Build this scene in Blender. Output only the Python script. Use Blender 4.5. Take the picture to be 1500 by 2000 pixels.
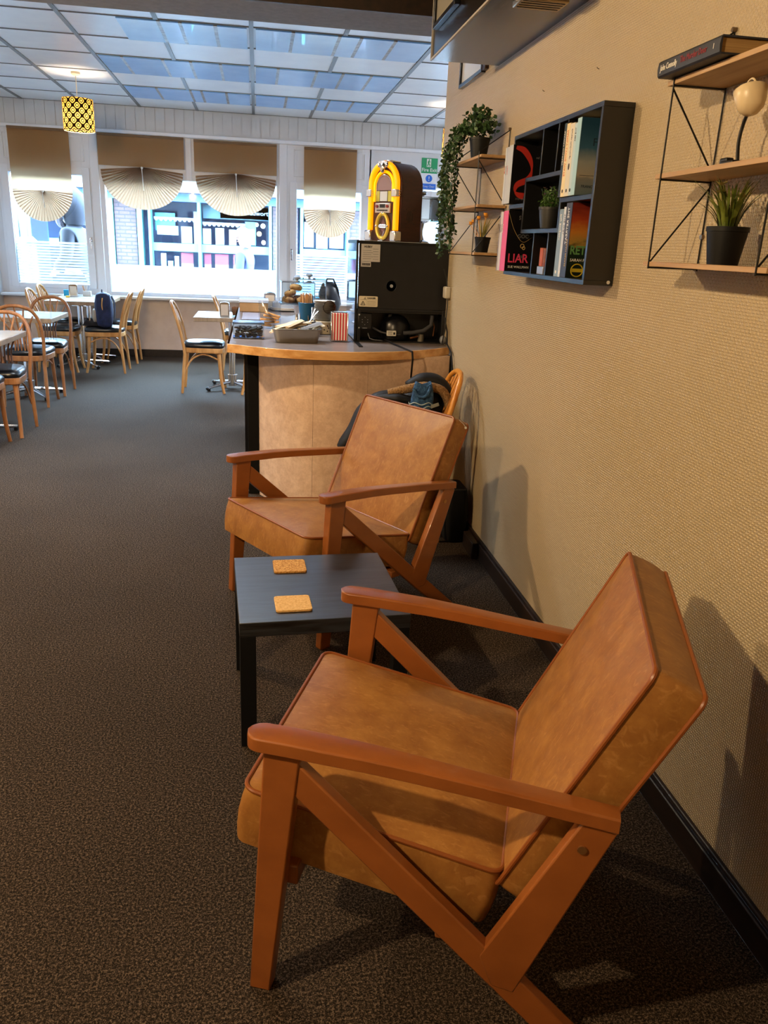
import bpy, math, random
from math import sin, cos, pi, radians as R
from mathutils import Vector, Matrix
random.seed(7)
for o in list(bpy.data.objects): bpy.data.objects.remove(o)
SC = bpy.context.scene
COL = SC.collection

# ------------------------------------------------------------------ camera
def make_camera():
    yaw, pitch, roll = 0.16478, 0.32254, 0.04471
    f = Vector((sin(yaw) * cos(pitch), cos(yaw) * cos(pitch), -sin(pitch)))
    rt = Vector((cos(yaw), -sin(yaw), 0)); up = rt.cross(f)
    r2 = rt * cos(roll) + up * sin(roll); u2 = -rt * sin(roll) + up * cos(roll)
    m = Matrix(((r2.x, u2.x, -f.x, 0), (r2.y, u2.y, -f.y, 0), (r2.z, u2.z, -f.z, 1.58), (0, 0, 0, 1)))
    cd = bpy.data.cameras.new('camera'); c = bpy.data.objects.new('camera', cd); COL.objects.link(c)
    c.matrix_world = m
    cd.sensor_fit = 'HORIZONTAL'; cd.sensor_width = 36; cd.lens = 36 * 1550 / 1500
    cd.clip_start = .02; cd.clip_end = 200
    SC.camera = c
make_camera()

# ------------------------------------------------------------------ light and exposure
SC.view_settings.view_transform = 'Standard'; SC.view_settings.look = 'None'
SC.view_settings.gamma = 1; SC.view_settings.use_curve_mapping = False
SC.view_settings.exposure = 0.18
SC.cycles.use_denoising = True
SC.cycles.max_bounces = 8; SC.cycles.transparent_max_bounces = 24
SC.cycles.caustics_reflective = False; SC.cycles.caustics_refractive = False
SC.cycles.sample_clamp_indirect = 6
SKY = (0.50, 0.74, 1.0); SKY_STRENGTH = 112
NEAR_LAMP_WATTS = 240; WARM = (1.0, 0.73, 0.42)
PENDANT_WATTS = 17; FILL_BATTEN_WATTS = 48; SIDE_FILL_BATTEN_WATTS = 170
w = bpy.data.worlds.new('sky'); SC.world = w; w.use_nodes = True
w.node_tree.nodes['Background'].inputs[0].default_value = (*SKY, 1)
w.node_tree.nodes['Background'].inputs[1].default_value = SKY_STRENGTH
def portal(x0, x1, z0, z1, y):
    l = bpy.data.lights.new('window_daylight', 'AREA'); l.shape = 'RECTANGLE'; l.size = x1 - x0; l.size_y = z1 - z0
    l.cycles.is_portal = True
    o = bpy.data.objects.new('window_daylight', l); COL.objects.link(o)
    o.location = ((x0 + x1) / 2, y, (z0 + z1) / 2); o.rotation_euler = (R(-90), 0, 0)
for a in ((-3.09, -2.2, .93, 2.28), (-1.93, .265, .855, 2.27), (.53, 1.4, .9, 2.25), (2.25, 2.95, .9, 2.3), (3.15, 4.45, .9, 2.4)):  # last opening belongs to the added side window
    portal(*a, 11.62)

# ------------------------------------------------------------------ materials
def lin(c):
    if isinstance(c, str):
        c = [int(c[i:i + 2], 16) / 255 for i in (0, 2, 4)]
        c = [x / 12.92 if x <= .04045 else ((x + .055) / 1.055) ** 2.4 for x in c]
    return (*c[:3], 1)
class NT:
    def __init__(s, name):
        s.m = bpy.data.materials.new(name); s.m.use_nodes = True; s.t = s.m.node_tree
        s.b = s.t.nodes['Principled BSDF']; s.out = s.t.nodes['Material Output']
    def n(s, typ, **k):
        nd = s.t.nodes.new(typ)
        for a, v in k.items():
            if a[0] == 'i' and a[1:].isdigit(): s.set(nd.inputs[int(a[1:])], v)
            elif a in nd.inputs.keys() or a.replace('_', ' ') in nd.inputs.keys():
                s.set(nd.inputs[a if a in nd.inputs.keys() else a.replace('_', ' ')], v)
            else: setattr(nd, a, v)
        return nd
    def set(s, inp, v):
        if hasattr(v, 'outputs'): s.t.links.new(v.outputs[0], inp)
        elif isinstance(v, bpy.types.NodeSocket): s.t.links.new(v, inp)
        else: inp.default_value = v
    def math(s, op, a, b=0, clamp=False):
        nd = s.t.nodes.new('ShaderNodeMath'); nd.operation = op; nd.use_clamp = clamp
        s.set(nd.inputs[0], a); s.set(nd.inputs[1], b); return nd
    def coord(s, scale=(1, 1, 1), rot=(0, 0, 0), kind='Object'):
        tc = s.t.nodes.new('ShaderNodeTexCoord'); mp = s.t.nodes.new('ShaderNodeMapping')
        s.t.links.new(tc.outputs[kind], mp.inputs[0]); mp.inputs['Scale'].default_value = scale; mp.inputs['Rotation'].default_value = rot
        return mp
    def ramp(s, fac, stops):
        r = s.t.nodes.new('ShaderNodeValToRGB'); s.set(r.inputs[0], fac); e = r.color_ramp.elements
        while len(e) < len(stops): e.new(.5)
        for el, (p, c) in zip(e, stops): el.position = p; el.color = lin(c)
        return r
    def noise(s, vec, scale, detail=3, rough=.5, dist=0):
        nd = s.t.nodes.new('ShaderNodeTexNoise'); s.set(nd.inputs['Vector'], vec); nd.inputs['Scale'].default_value = scale
        nd.inputs['Detail'].default_value = detail; nd.inputs['Roughness'].default_value = rough; nd.inputs['Distortion'].default_value = dist
        return nd
    def bump(s, h, strength=.3, dist=.002):
        b = s.t.nodes.new('ShaderNodeBump'); b.inputs['Strength'].default_value = strength; b.inputs['Distance'].default_value = dist
        s.set(b.inputs['Height'], h); s.set(s.b.inputs['Normal'], b); return b
    def base(s, c): s.set(s.b.inputs['Base Color'], c)
MC = {}
def mat(name, c='808080', rough=.5, metal=0, spec=.5, emit=0, ecol=None, alpha=1, coat=0, trans=0, ior=1.45):
    if name in MC: return MC[name]
    k = NT(name); b = k.b
    b.inputs['Base Color'].default_value = lin(c); b.inputs['Roughness'].default_value = rough
    b.inputs['Metallic'].default_value = metal; b.inputs['Specular IOR Level'].default_value = spec
    b.inputs['Coat Weight'].default_value = coat; b.inputs['IOR'].default_value = ior
    b.inputs['Transmission Weight'].default_value = trans; b.inputs['Alpha'].default_value = alpha
    if emit: b.inputs['Emission Color'].default_value = lin(ecol or c); b.inputs['Emission Strength'].default_value = emit
    MC[name] = k.m; return k.m
def noisy(name, c0, c1, scale=8, rough=.6, stretch=(1, 1, 1), bump=0, bdist=.001, detail=4, spec=.4, mid=None, metal=0, coat=0, rot=(0, 0, 0), lo=.35, hi=.65, nr=.55):
    if name in MC: return MC[name]
    k = NT(name); v = k.coord(stretch, rot); n = k.noise(v, scale, detail, nr)
    k.base(k.ramp(n.outputs[0], [(lo, c0), (hi, c1)] if not mid else [(lo, c0), ((lo + hi) / 2, mid), (hi, c1)]))
    k.b.inputs['Roughness'].default_value = rough; k.b.inputs['Specular IOR Level'].default_value = spec
    k.b.inputs['Metallic'].default_value = metal; k.b.inputs['Coat Weight'].default_value = coat
    if bump: k.bump(n.outputs[0], bump, bdist)
    MC[name] = k.m; return k.m
def wood(name, c0, c1, axis=0, rough=.4, freq=1.0, bump=.05, coat=0, spec=.4, contrast=(.3, .7)):
    s = [34 * freq] * 3; s[axis] = 2.2 * freq
    return noisy(name, c0, c1, 1.0, rough, tuple(s), bump, .001, 5, spec, coat=coat, lo=contrast[0], hi=contrast[1], nr=.6)
def m_carpet():
    k = NT('brown_flecked_carpet'); v = k.coord()
    a = k.noise(v, 310, 3, .7); b = k.noise(v, 1.3, 2, .5); c = k.noise(v, 150, 2, .6)
    mx = k.n('ShaderNodeMix', data_type='FLOAT', i0=.42, i2=a.outputs[0], i3=c.outputs[0])
    r = k.ramp(mx.outputs[0], [(.40, '0f0c09'), (.50, '30271f'), (.61, '796757')])
    m2 = k.n('ShaderNodeMix', data_type='RGBA', blend_type='MULTIPLY', i0=.35)
    k.set(m2.inputs[6], r.outputs[0]); k.set(m2.inputs[7], k.ramp(b.outputs[0], [(.3, 'b0b0b0'), (.7, 'ffffff')]).outputs[0])
    k.base(m2.outputs[2]); k.b.inputs['Roughness'].default_value = .95; k.b.inputs['Specular IOR Level'].default_value = .1
    k.bump(mx.outputs[0], .9, .006); return k.m
def m_wallpaper(name='embossed_cream_wallpaper', col='b5a382'):
    # woven emboss: short raised bars, alternately upright and level, with wobble
    k = NT(name); v = k.coord(); sp = k.n('ShaderNodeSeparateXYZ', i0=v)
    wob = k.noise(v, 14, 2, .5); w_ = k.math('MULTIPLY', wob.outputs[0], .9)
    yy = k.math('ADD', k.math('MULTIPLY', sp.outputs[1], 2 * pi / .016), w_); zz = k.math('ADD', k.math('MULTIPLY', sp.outputs[2], 2 * pi / .016), w_)
    a = k.math('MULTIPLY', k.math('SINE', yy), k.math('SINE', zz))
    fine = k.math('SINE', k.math('MULTIPLY', yy, 2)); finz = k.math('SINE', k.math('MULTIPLY', zz, 2))
    sel = k.math('GREATER_THAN', a, 0)
    mx = k.n('ShaderNodeMix', data_type='FLOAT', i0=sel, i2=fine, i3=finz)
    h = k.math('ADD', k.math('MULTIPLY', mx.outputs[0], .5), k.math('MULTIPLY', k.math('ABSOLUTE', a), .8))
    h2 = k.math('ADD', h, k.math('MULTIPLY', k.noise(v, 160, 2).outputs[0], .6))
    k.base(k.ramp(k.noise(v, 1.2, 3).outputs[0], [(.3, col), (.7, 'bda98a')]))
    k.b.inputs['Roughness'].default_value = .36; k.b.inputs['Specular IOR Level'].default_value = .45
    k.bump(h2, .9, .0021); return k.m
def m_leather():
    k = NT('tan_leatherette'); v = k.coord()
    n = k.noise(v, 13, 6, .68, .3)
    s = k.noise(k.coord((1, 2.6, 1)), 34, 4, .65, .9)
    r = k.ramp(n.outputs[0], [(.30, '845528'), (.5, '946430'), (.70, 'a4743a')])
    r2 = k.ramp(s.outputs[0], [(.54, '000000'), (.68, 'ffffff')])
    m = k.n('ShaderNodeMix', data_type='RGBA', i0=k.math('MULTIPLY', r2.outputs[0], .32)); k.set(m.inputs[6], r.outputs[0]); m.inputs[7].default_value = lin('c89558')
    k.base(m.outputs[2]); k.b.inputs['Roughness'].default_value = .42; k.b.inputs['Specular IOR Level'].default_value = .4
    k.bump(k.noise(v, 420, 2).outputs[0], .12, .0006); return k.m
def m_glass(name, tint=(1, 1, 1), refl=.5, rough=.02):
    # thin pane: clear transmission plus fresnel reflection
    k = NT(name); t = k.n('ShaderNodeBsdfTransparent'); t.inputs[0].default_value = (*tint, 1)
    g = k.n('ShaderNodeBsdfGlossy'); g.inputs['Roughness'].default_value = rough
    f = k.n('ShaderNodeFresnel'); f.inputs[0].default_value = 1.45
    mx = k.n('ShaderNodeMixShader', i0=k.math('MULTIPLY', f, refl), i1=t, i2=g); k.t.links.new(mx.outputs[0], k.out.inputs[0]); return k.m
def m_translucent(name, c, amount=.5, rough=.9, tc=None, wave=0):
    k = NT(name); d = k.n('ShaderNodeBsdfDiffuse'); d.inputs[0].default_value = lin(c)
    t = k.n('ShaderNodeBsdfTranslucent'); t.inputs[0].default_value = lin(tc or c)
    if wave:
        n = k.noise(k.coord((1, 1, 12)), wave, 4, .7); r = k.ramp(n.outputs[0], [(.3, c), (.7, tc or c)])
        k.set(d.inputs[0], r.outputs[0])
    mx = k.n('ShaderNodeMixShader', i0=amount, i1=d, i2=t); k.t.links.new(mx.outputs[0], k.out.inputs[0]); return k.m
def m_brick():
    k = NT('red_brown_brick'); v = k.coord((1, 1, 1), (R(90), 0, 0)); b = k.n('ShaderNodeTexBrick'); k.set(b.inputs['Vector'], v)
    b.inputs['Color1'].default_value = lin('493236'); b.inputs['Color2'].default_value = lin('3d2a30'); b.inputs['Mortar'].default_value = lin('1e181c')
    b.inputs['Scale'].default_value = 1; b.inputs['Mortar Size'].default_value = .011; b.inputs['Brick Width'].default_value = .22; b.inputs['Row Height'].default_value = .073
    k.base(b.outputs[0]); k.b.inputs['Roughness'].default_value = .9; return k.m
def m_shade():
    # printed lamp shade: dark ogee lattice with ringed gold eyes
    k = NT('gold_and_black_patterned_shade'); v = k.coord(); sp = k.n('ShaderNodeSeparateXYZ', i0=v)
    ang = k.math('ARCTAN2', sp.outputs[1], sp.outputs[0]); u = k.math('MULTIPLY', ang, 22 / (2 * pi)); vv = k.math('MULTIPLY', sp.outputs[2], 1 / .046)
    s = k.math('ADD', k.math('COSINE', k.math('MULTIPLY', u, pi)), k.math('COSINE', k.math('MULTIPLY', vv, pi)))
    a = k.math('MULTIPLY', k.math('ABSOLUTE', s), .5)
    r = k.ramp(a, [(0, '0a0705'), (.20, '0a0705'), (.30, 'd8a044'), (.55, 'f0c878'), (.62, '140c06'), (.84, '140c06'), (.88, 'e8b858')]); r.color_ramp.interpolation = 'CONSTANT'
    d = k.n('ShaderNodeBsdfDiffuse'); t = k.n('ShaderNodeBsdfTranslucent'); k.set(d.inputs[0], r.outputs[0]); k.set(t.inputs[0], r.outputs[0])
    mx = k.n('ShaderNodeMixShader', i0=.34, i1=d, i2=t); k.t.links.new(mx.outputs[0], k.out.inputs[0]); return k.m
def m_leaf(name, c0, c1):
    k = NT(name); r = k.ramp(k.noise(k.coord(), 30, 2).outputs[0], [(.35, c0), (.65, c1)])
    k.base(r); k.b.inputs['Roughness'].default_value = .45; return k.m
def m_blacktop():
    k = NT('black_brown_woodgrain'); v = k.coord((1.5, 26, 26)); n = k.noise(v, 2.2, 6, .65, 1.2)
    k.base(k.ramp(n.outputs[0], [(.35, '060709'), (.65, '2a2f36')])); k.b.inputs['Roughness'].default_value = .38; k.b.inputs['Coat Weight'].default_value = .35; k.b.inputs['Coat Roughness'].default_value = .3
    k.bump(n.outputs[0], .25, .0015); k.b.inputs['Specular IOR Level'].default_value = .55; return k.m

CARPET = m_carpet(); WALLP = m_wallpaper(); LEATHER = m_leather(); BRICK = m_brick(); SHADE = m_shade(); BLACKTOP = m_blacktop()
PIPING = mat('tan_piping', '83481f', .4)
CHERRY = noisy('cherry_stained_wood', '7f471f', '98592a', 1.0, .30, (6, 16, 9), .02, detail=6, spec=.5, coat=.3, lo=.25, hi=.75)
BEECH = noisy('golden_beech_wood', 'b07a42', 'cf9a5e', 1.2, .4, (18, 18, 3), .02, detail=4)
BEECHD = noisy('brown_beech_wood', '8a5630', 'ab7446', 1.2, .4, (18, 18, 3), .02, detail=4)
HONEY = noisy('honey_wood', 'b06a1c', 'd48f38', 1.2, .35, (14, 14, 3), .02, detail=4, coat=.3)
VINYL = mat('black_vinyl', '0b0d12', .28, spec=.6)
CHROME = mat('chrome', 'd8d8dc', .14, 1)
STEEL = mat('brushed_steel', 'a8a296', .32, 1)
BLACK = mat('black_plastic', '08080a', .4)
BLACKM = mat('black_metal', '070708', .35, spec=.5)
MATTB = mat('matt_black', '0a0a0b', .75, spec=.2)
WHITE = mat('white_paint', 'd9d9d8', .5)
FRAMEW = mat('white_gloss_frame', 'e2e4e8', .35)
CREAMP = mat('cream_plastic', 'e0d0ae', .4)
GLASS = m_glass('window_glass', (.96, .99, 1), .6)
CGLASS = m_glass('clear_glass', (.93, .96, .97), 1.6)
LINEN = m_translucent('pleated_linen', '8f663f', .34, tc='d2b28a', wave=0)
LINENF = m_translucent('pleated_linen_double', '8a6648', .20, tc='c8a888', wave=0)
FILM = m_translucent('frosted_window_film', 'eef3f5', .75)
COREW = mat('dark_brown_gloss_paint', '17100d', .22, spec=.6, coat=.4)
DARKW = wood('dark_stained_wood', '120c08', '2a1b12', 1, .45)
SHELFW = wood('light_oak_board', '987650', 'b6946a', 1, .5, 1.2)
PINE = wood('varnished_pine', 'bd8648', 'e0b27a', 0, .35, .6, coat=.2, contrast=(.35, .62))
LAM = noisy('mottled_beige_laminate', 'c4a48c', 'dcbfa6', 14, .45, (1, 1, 1), .03, .0006, 8, lo=.40, hi=.62, nr=.8)
DADO = noisy('pinkish_beige_panel', 'd2bcae', 'dcc8ba', 6, .5, (1, 1, 1), detail=5)
TTOP = noisy('grey_beige_laminate', 'aaa49a', 'bdb6ab', 5, .25, (2, 12, 2), spec=.6)
TEDGE = noisy('table_edge_laminate', '8c7660', 'a8927a', 3, .35, (14, 2, 2))

# ------------------------------------------------------------------ mesh helper
class G:
    def __init__(s): s.v = []; s.f = []; s.mi = []; s.cur = 0
    def add(s, vs, fs, M=None):
        b = len(s.v)
        s.v += [tuple(M @ Vector(p)) if M else tuple(p) for p in vs]
        s.f += [tuple(b + i for i in f) for f in fs]; s.mi += [s.cur] * len(fs); return s
    def m(s, i): s.cur = i; return s
    def box(s, x0, x1, y0, y1, z0, z1, M=None):
        v = [(x, y, z) for z in (z0, z1) for y in (y0, y1) for x in (x0, x1)]
        return s.add(v, [(0, 2, 3, 1), (4, 5, 7, 6), (0, 1, 5, 4), (2, 6, 7, 3), (0, 4, 6, 2), (1, 3, 7, 5)], M)
    def cbox(s, c, d, M=None, rz=0, rx=0, ry=0):
        T = Matrix.Translation(c) @ Matrix.Rotation(rz, 4, 'Z') @ Matrix.Rotation(ry, 4, 'Y') @ Matrix.Rotation(rx, 4, 'X')
        if M: T = M @ T
        return s.box(-d[0] / 2, d[0] / 2, -d[1] / 2, d[1] / 2, -d[2] / 2, d[2] / 2, T)
    def tube(s, pts, r, seg=8, closed=False, cap=True, flat=1, M=None):
        pts = [Vector(p) for p in pts]; n = len(pts); rs = r if isinstance(r, (list, tuple)) else [r] * n
        vs = []; fs = []; nrm = None
        for i, p in enumerate(pts):
            if closed: t = (pts[(i + 1) % n] - pts[i - 1])
            else: t = pts[min(i + 1, n - 1)] - pts[max(i - 1, 0)]
            t.normalize()
            if nrm is None: nrm = t.orthogonal().normalized() if abs(t.z) > .9 else t.cross(Vector((0, 0, 1))).normalized()
            else:
                nrm = nrm - t * nrm.dot(t)
                if nrm.length < 1e-6: nrm = t.orthogonal()
                nrm.normalize()
            bn = t.cross(nrm)
            for j in range(seg):
                a = 2 * pi * j / seg; vs.append(p + nrm * (cos(a) * rs[i]) + bn * (sin(a) * rs[i] * flat))
        for i in range(n if closed else n - 1):
            for j in range(seg):
                a = i * seg + j; b = i * seg + (j + 1) % seg; c = ((i + 1) % n) * seg + (j + 1) % seg; d = ((i + 1) % n) * seg + j
                fs.append((a, b, c, d))
        if cap and not closed: fs += [tuple(range(seg))[::-1], tuple((n - 1) * seg + j for j in range(seg))]
        return s.add(vs, fs, M)
    def cyl(s, p0, p1, r0, r1=None, seg=16, M=None): return s.tube([p0, p1], [r0, r0 if r1 is None else r1], seg, M=M)
    def lathe(s, prof, seg=24, M=None, cap=True):
        vs = []; fs = []; n = len(prof)
        for r, z in prof:
            for j in range(seg): a = 2 * pi * j / seg; vs.append((r * cos(a), r * sin(a), z))
        for i in range(n - 1):
            for j in range(seg): fs.append((i * seg + j, i * seg + (j + 1) % seg, (i + 1) * seg + (j + 1) % seg, (i + 1) * seg + j))
        if cap:
            if prof[0][0] > 1e-5: fs.append(tuple(range(seg))[::-1])
            if prof[-1][0] > 1e-5: fs.append(tuple((n - 1) * seg + j for j in range(seg)))
        return s.add(vs, fs, M)
    def prism(s, poly, d0, d1, ax='z', M=None):
        # poly in the plane across axis ax
        n = len(poly)
        def P(a, b, d): return {'z': (a, b, d), 'y': (a, d, b), 'x': (d, a, b)}[ax]
        vs = [P(a, b, d0) for a, b in poly] + [P(a, b, d1) for a, b in poly]
        fs = [tuple(range(n))[::-1], tuple(range(n, 2 * n))] + [(i, (i + 1) % n, n + (i + 1) % n, n + i) for i in range(n)]
        return s.add(vs, fs, M)
    def ball(s, c, r, seg=12, rings=8, sc=(1, 1, 1), M=None):
        T = Matrix.Translation(c) @ Matrix.Diagonal((*sc, 1))
        if M: T = M @ T
        return s.lathe([(max(r * sin(pi * i / rings), 1e-6), -r * cos(pi * i / rings)) for i in range(rings + 1)], seg, T, False)
    def text(s, body, size, origin, xd, yd, depth=.0005, align='LEFT', wscale=1, bold=0):
        c = bpy.data.curves.new('t', 'FONT'); c.body = body; c.size = size; c.align_x = align; c.align_y = 'CENTER'; c.extrude = depth; c.resolution_u = 2; c.offset = bold
        o = bpy.data.objects.new('t', c); COL.objects.link(o); bpy.context.view_layer.update()
        me = o.evaluated_get(bpy.context.evaluated_depsgraph_get()).to_mesh()
        X = Vector(xd).normalized() * wscale; Y = Vector(yd).normalized(); Z = X.cross(Y).normalized(); O = Vector(origin)
        s.add([O + X * v.co.x + Y * v.co.y + Z * v.co.z for v in me.vertices], [tuple(p.vertices) for p in me.polygons])
        o.to_mesh_clear(); bpy.data.objects.remove(o); bpy.data.curves.remove(c); return s
    def build(s, name, mats, parent=None, bevel=0, seg=2, ang=38, subsurf=0, smooth=True, solid=0):
        me = bpy.data.meshes.new(name); me.from_pydata(s.v, [], s.f); 
        ms = mats if isinstance(mats, (list, tuple)) else [mats]
        for m in ms: me.materials.append(m)
        if len(ms) > 1:
            for p, i in zip(me.polygons, s.mi): p.material_index = i
        import bmesh
        bm = bmesh.new(); bm.from_mesh(me); bmesh.ops.recalc_face_normals(bm, faces=bm.faces); bm.to_mesh(me); bm.free()
        if smooth:
            me.shade_smooth()
            if ang < 180: me.set_sharp_from_angle(angle=R(ang))
        o = bpy.data.objects.new(name, me); COL.objects.link(o)
        if parent: o.parent = parent
        if solid:
            d = o.modifiers.new('solid', 'SOLIDIFY'); d.thickness = solid; d.offset = 0
        if bevel:
            b = o.modifiers.new('bevel', 'BEVEL'); b.width = bevel; b.segments = seg; b.limit_method = 'ANGLE'; b.angle_limit = R(35); b.harden_normals = False
        if subsurf:
            d = o.modifiers.new('sub', 'SUBSURF'); d.levels = d.render_levels = subsurf
        return o
def tag(o, label, cat, group=None):
    o['label'] = label; o['category'] = cat
    if group: o['group'] = group
    return o
def thing(name, label, cat, loc=(0, 0, 0), rz=0, group=None):
    o = bpy.data.objects.new(name, None); COL.objects.link(o); o.empty_display_size = .1
    o.location = loc; o.rotation_euler = (0, 0, rz); return tag(o, label, cat, group)
def struct(o): o['kind'] = 'structure'; return o
def dup(root, loc, rz, label, group=None):
    def cp(o, par):
        c = o.copy(); COL.objects.link(c); c.parent = par
        for ch in o.children: cp(ch, c)
        return c
    r = cp(root, None); r.location = loc; r.rotation_euler = (0, 0, rz); r['label'] = label
    if group: r['group'] = group
    return r
def rrect(hx, hy, r, n=6):
    pts = []
    for cx, cy, a0 in ((hx - r, hy - r, 0), (-hx + r, hy - r, 90), (-hx + r, -hy + r, 180), (hx - r, -hy + r, 270)):
        for i in range(n + 1): a = R(a0 + 90 * i / n); pts.append((cx + r * cos(a), cy + r * sin(a)))
    return pts
def cushion(hx, hy, t, r, puff, bulge=.006, n=8):
    # cushion centred on the origin, flat faces across z; returns G, top loop, bottom loop
    g = G(); loop = []
    base = rrect(hx, hy, r, n)
    # densify straight runs
    for i in range(len(base)):
        a = base[i]; b = base[(i + 1) % len(base)]; d = math.hypot(b[0] - a[0], b[1] - a[1]); k = max(1, int(d / .05))
        for j in range(k): loop.append((a[0] + (b[0] - a[0]) * j / k, a[1] + (b[1] - a[1]) * j / k))
    N = len(loop); rings = []
    def h(s_): return puff * (1 - s_ ** 2.6)
    for s_ in (.001, .25, .5, .7, .85, .95, 1): rings.append([(x * s_, y * s_, -t / 2 - h(s_)) for x, y in loop])
    for q in (.25, .5, .75):
        bl = 1 + bulge / min(hx, hy) * sin(pi * q); rings.append([(x * bl, y * bl, -t / 2 + t * q) for x, y in loop])
    for s_ in (1, .95, .85, .7, .5, .25, .001): rings.append([(x * s_, y * s_, t / 2 + h(s_)) for x, y in loop])
    vs = [p for r_ in rings for p in r_]; fs = []
    for i in range(len(rings) - 1):
        for j in range(N): fs.append((i * N + j, i * N + (j + 1) % N, (i + 1) * N + (j + 1) % N, (i + 1) * N + j))
    g.add(vs, fs)
    return g, [(x, y, t / 2) for x, y in loop], [(x, y, -t / 2) for x, y in loop]

# ------------------------------------------------------------------ the room
WX = 1.188; WY = 11.45; LX = -3.30; CH = 3.12
struct(G().box(LX - .2, 4.8, -2.7, 11.6, -.12, 0).build('floor', CARPET, smooth=False))
struct(G().box(WX, WX + .16, -2.6, 5.46, 0, 3.2).build('wall_right', WALLP, smooth=False))
g = G().box(WX - .022, WX, -2.6, 5.46, 0, .085).box(WX - .014, WX, -2.6, 5.46, .085, .10)
struct(g.build('baseboard_right', DARKW, bevel=.004))
CREAMW = noisy('plain_cream_wall', 'b8a78c', 'c4b498', 2, .7)
BLUEW = noisy('pale_painted_wall', 'd2d4d8', 'dadce0', 2, .6)
struct(G().box(LX - .15, LX, 5.17, 11.45, 0, 3.2).build('wall_left', BLUEW, smooth=False))
struct(G().box(LX - .15, LX, -2.6, 5.17, 0, 3.2).build('wall_left_lounge', CREAMW, smooth=False))
struct(G().box(LX - .15, WX + .16, -2.75, -2.6, 0, 3.2).build('wall_behind', CREAMW, smooth=False))
struct(G().box(4.6, 4.75, 5.3, 11.45, 0, 3.2).build('wall_far_right', BLUEW, smooth=False))
struct(G().box(WX + .16, 4.6, 5.3, 5.46, 0, 3.2).build('wall_return', BLUEW, smooth=False))
DCEIL = noisy('dark_brown_ceiling_paint', '1d130d', '2a1c12', 3, .5)
struct(G().box(LX, WX, -2.6, 4.76, 3.0, 3.12).build('ceiling_lounge', DCEIL, smooth=False))
BEAMG = noisy('grey_painted_beam', '6b6664', '76716e', 30, .7, bump=.1)
g = G().box(LX, WX, 4.77, 5.17, 2.75, 3.2); g.m(1).box(LX, WX, 4.755, 4.77, 2.75, 3.2)
struct(g.build('trim_beam', [BEAMG, DARKW], smooth=False))

# ceiling of the dining area: framed tiles, some of them glossy pale blue
TILE = noisy('white_ceiling_tile', 'e6e8ec', 'eef0f2', 4, .3, spec=.7)
BLUET = noisy('glossy_blue_tile', '6cabe4', '8cc2f0', 3, .3, spec=.9, coat=.5)
GRIDM = mat('ceiling_grid_grey', '6f6d6c', .5)
STRIPM = noisy('smoky_joint_strip', '574a42', '9a938c', 25, .4, (1, 1, 1))
ceil = struct(G().box(LX, 4.6, 5.17, 11.45, CH, CH + .08).build('ceiling', TILE, smooth=False))
XL = [-2.85, -2.14, -1.44, -.03, 1.41, 2.17, 2.9, 3.6]; YL = [5.5, 6.24, 6.98, 7.69, 8.40, 9.20, 9.93, 10.68, 11.42]
g = G()
for y in YL: g.box(LX, 4.6, y - .008, y + .008, CH - .006, CH + .001)
for x in XL: g.box(x - .017, x + .017, 5.17, 11.45, CH - .009, CH)
for i in range(len(YL) - 1):
    if i in (1, 3, 5, 7):
        for x in (-.735, .69): g.box(x - .017, x + .017, YL[i], YL[i + 1], CH - .008, CH)
g.build('ceiling_grid', GRIDM, ceil, smooth=False)
for i, off in ((2, 0), (4, -.16), (6, .1)):
    for xa, xb in ((-1.42, -.05), (-.01, 1.39)):
        g = G(); n = 0; xs = [xa]
        cuts = [xa + .30 + off * .5, xa + .66 + off * .5, xa + .83, xa + 1.10]
        if i == 2 and xa < -1: xs = [xa + .38]; cuts = [xa + .70, xa + .86, xa + 1.12]
        xs += cuts + [xb]
        for a, b in zip(xs[:-1], xs[1:]): g.box(a + .014, b - .014, YL[i] + .012, YL[i + 1] - .012, CH - .014, CH - .001)
        g.build('blue_tile_row', BLUET, ceil, smooth=False)
        h = G()
        for c in cuts: h.box(c - .014, c + .014, YL[i] + .012, YL[i + 1] - .012, CH - .013, CH - .001)
        h.build('joint_strip', STRIPM, ceil, smooth=False)

# soffit box on the right wall
g = G().box(.85, WX, -2.6, 4.29, 2.45, 3.0)
SOFF = NT('dark_gloss_soffit_paint'); nn = SOFF.noise(SOFF.coord((6, 1, 6)), 5, 5, .7)
SOFF.base(SOFF.ramp(nn.outputs[0], [(.35, '0a0705'), (.7, '17100b')])); SOFF.b.inputs['Roughness'].default_value = .22; SOFF.b.inputs['Specular IOR Level'].default_value = .5; SOFF.bump(nn.outputs[0], .12, .004); SOFF = SOFF.m
struct(g.build('trim_soffit', SOFF, smooth=False))
struct(G().box(.842, .850, -2.6, 4.292, 2.447, 2.455).box(.842, .850, 4.284, 4.292, 2.45, 3.0).build('trim_soffit_edge', mat('pale_edge_trim', 'a09a90', .4), smooth=False))

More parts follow.
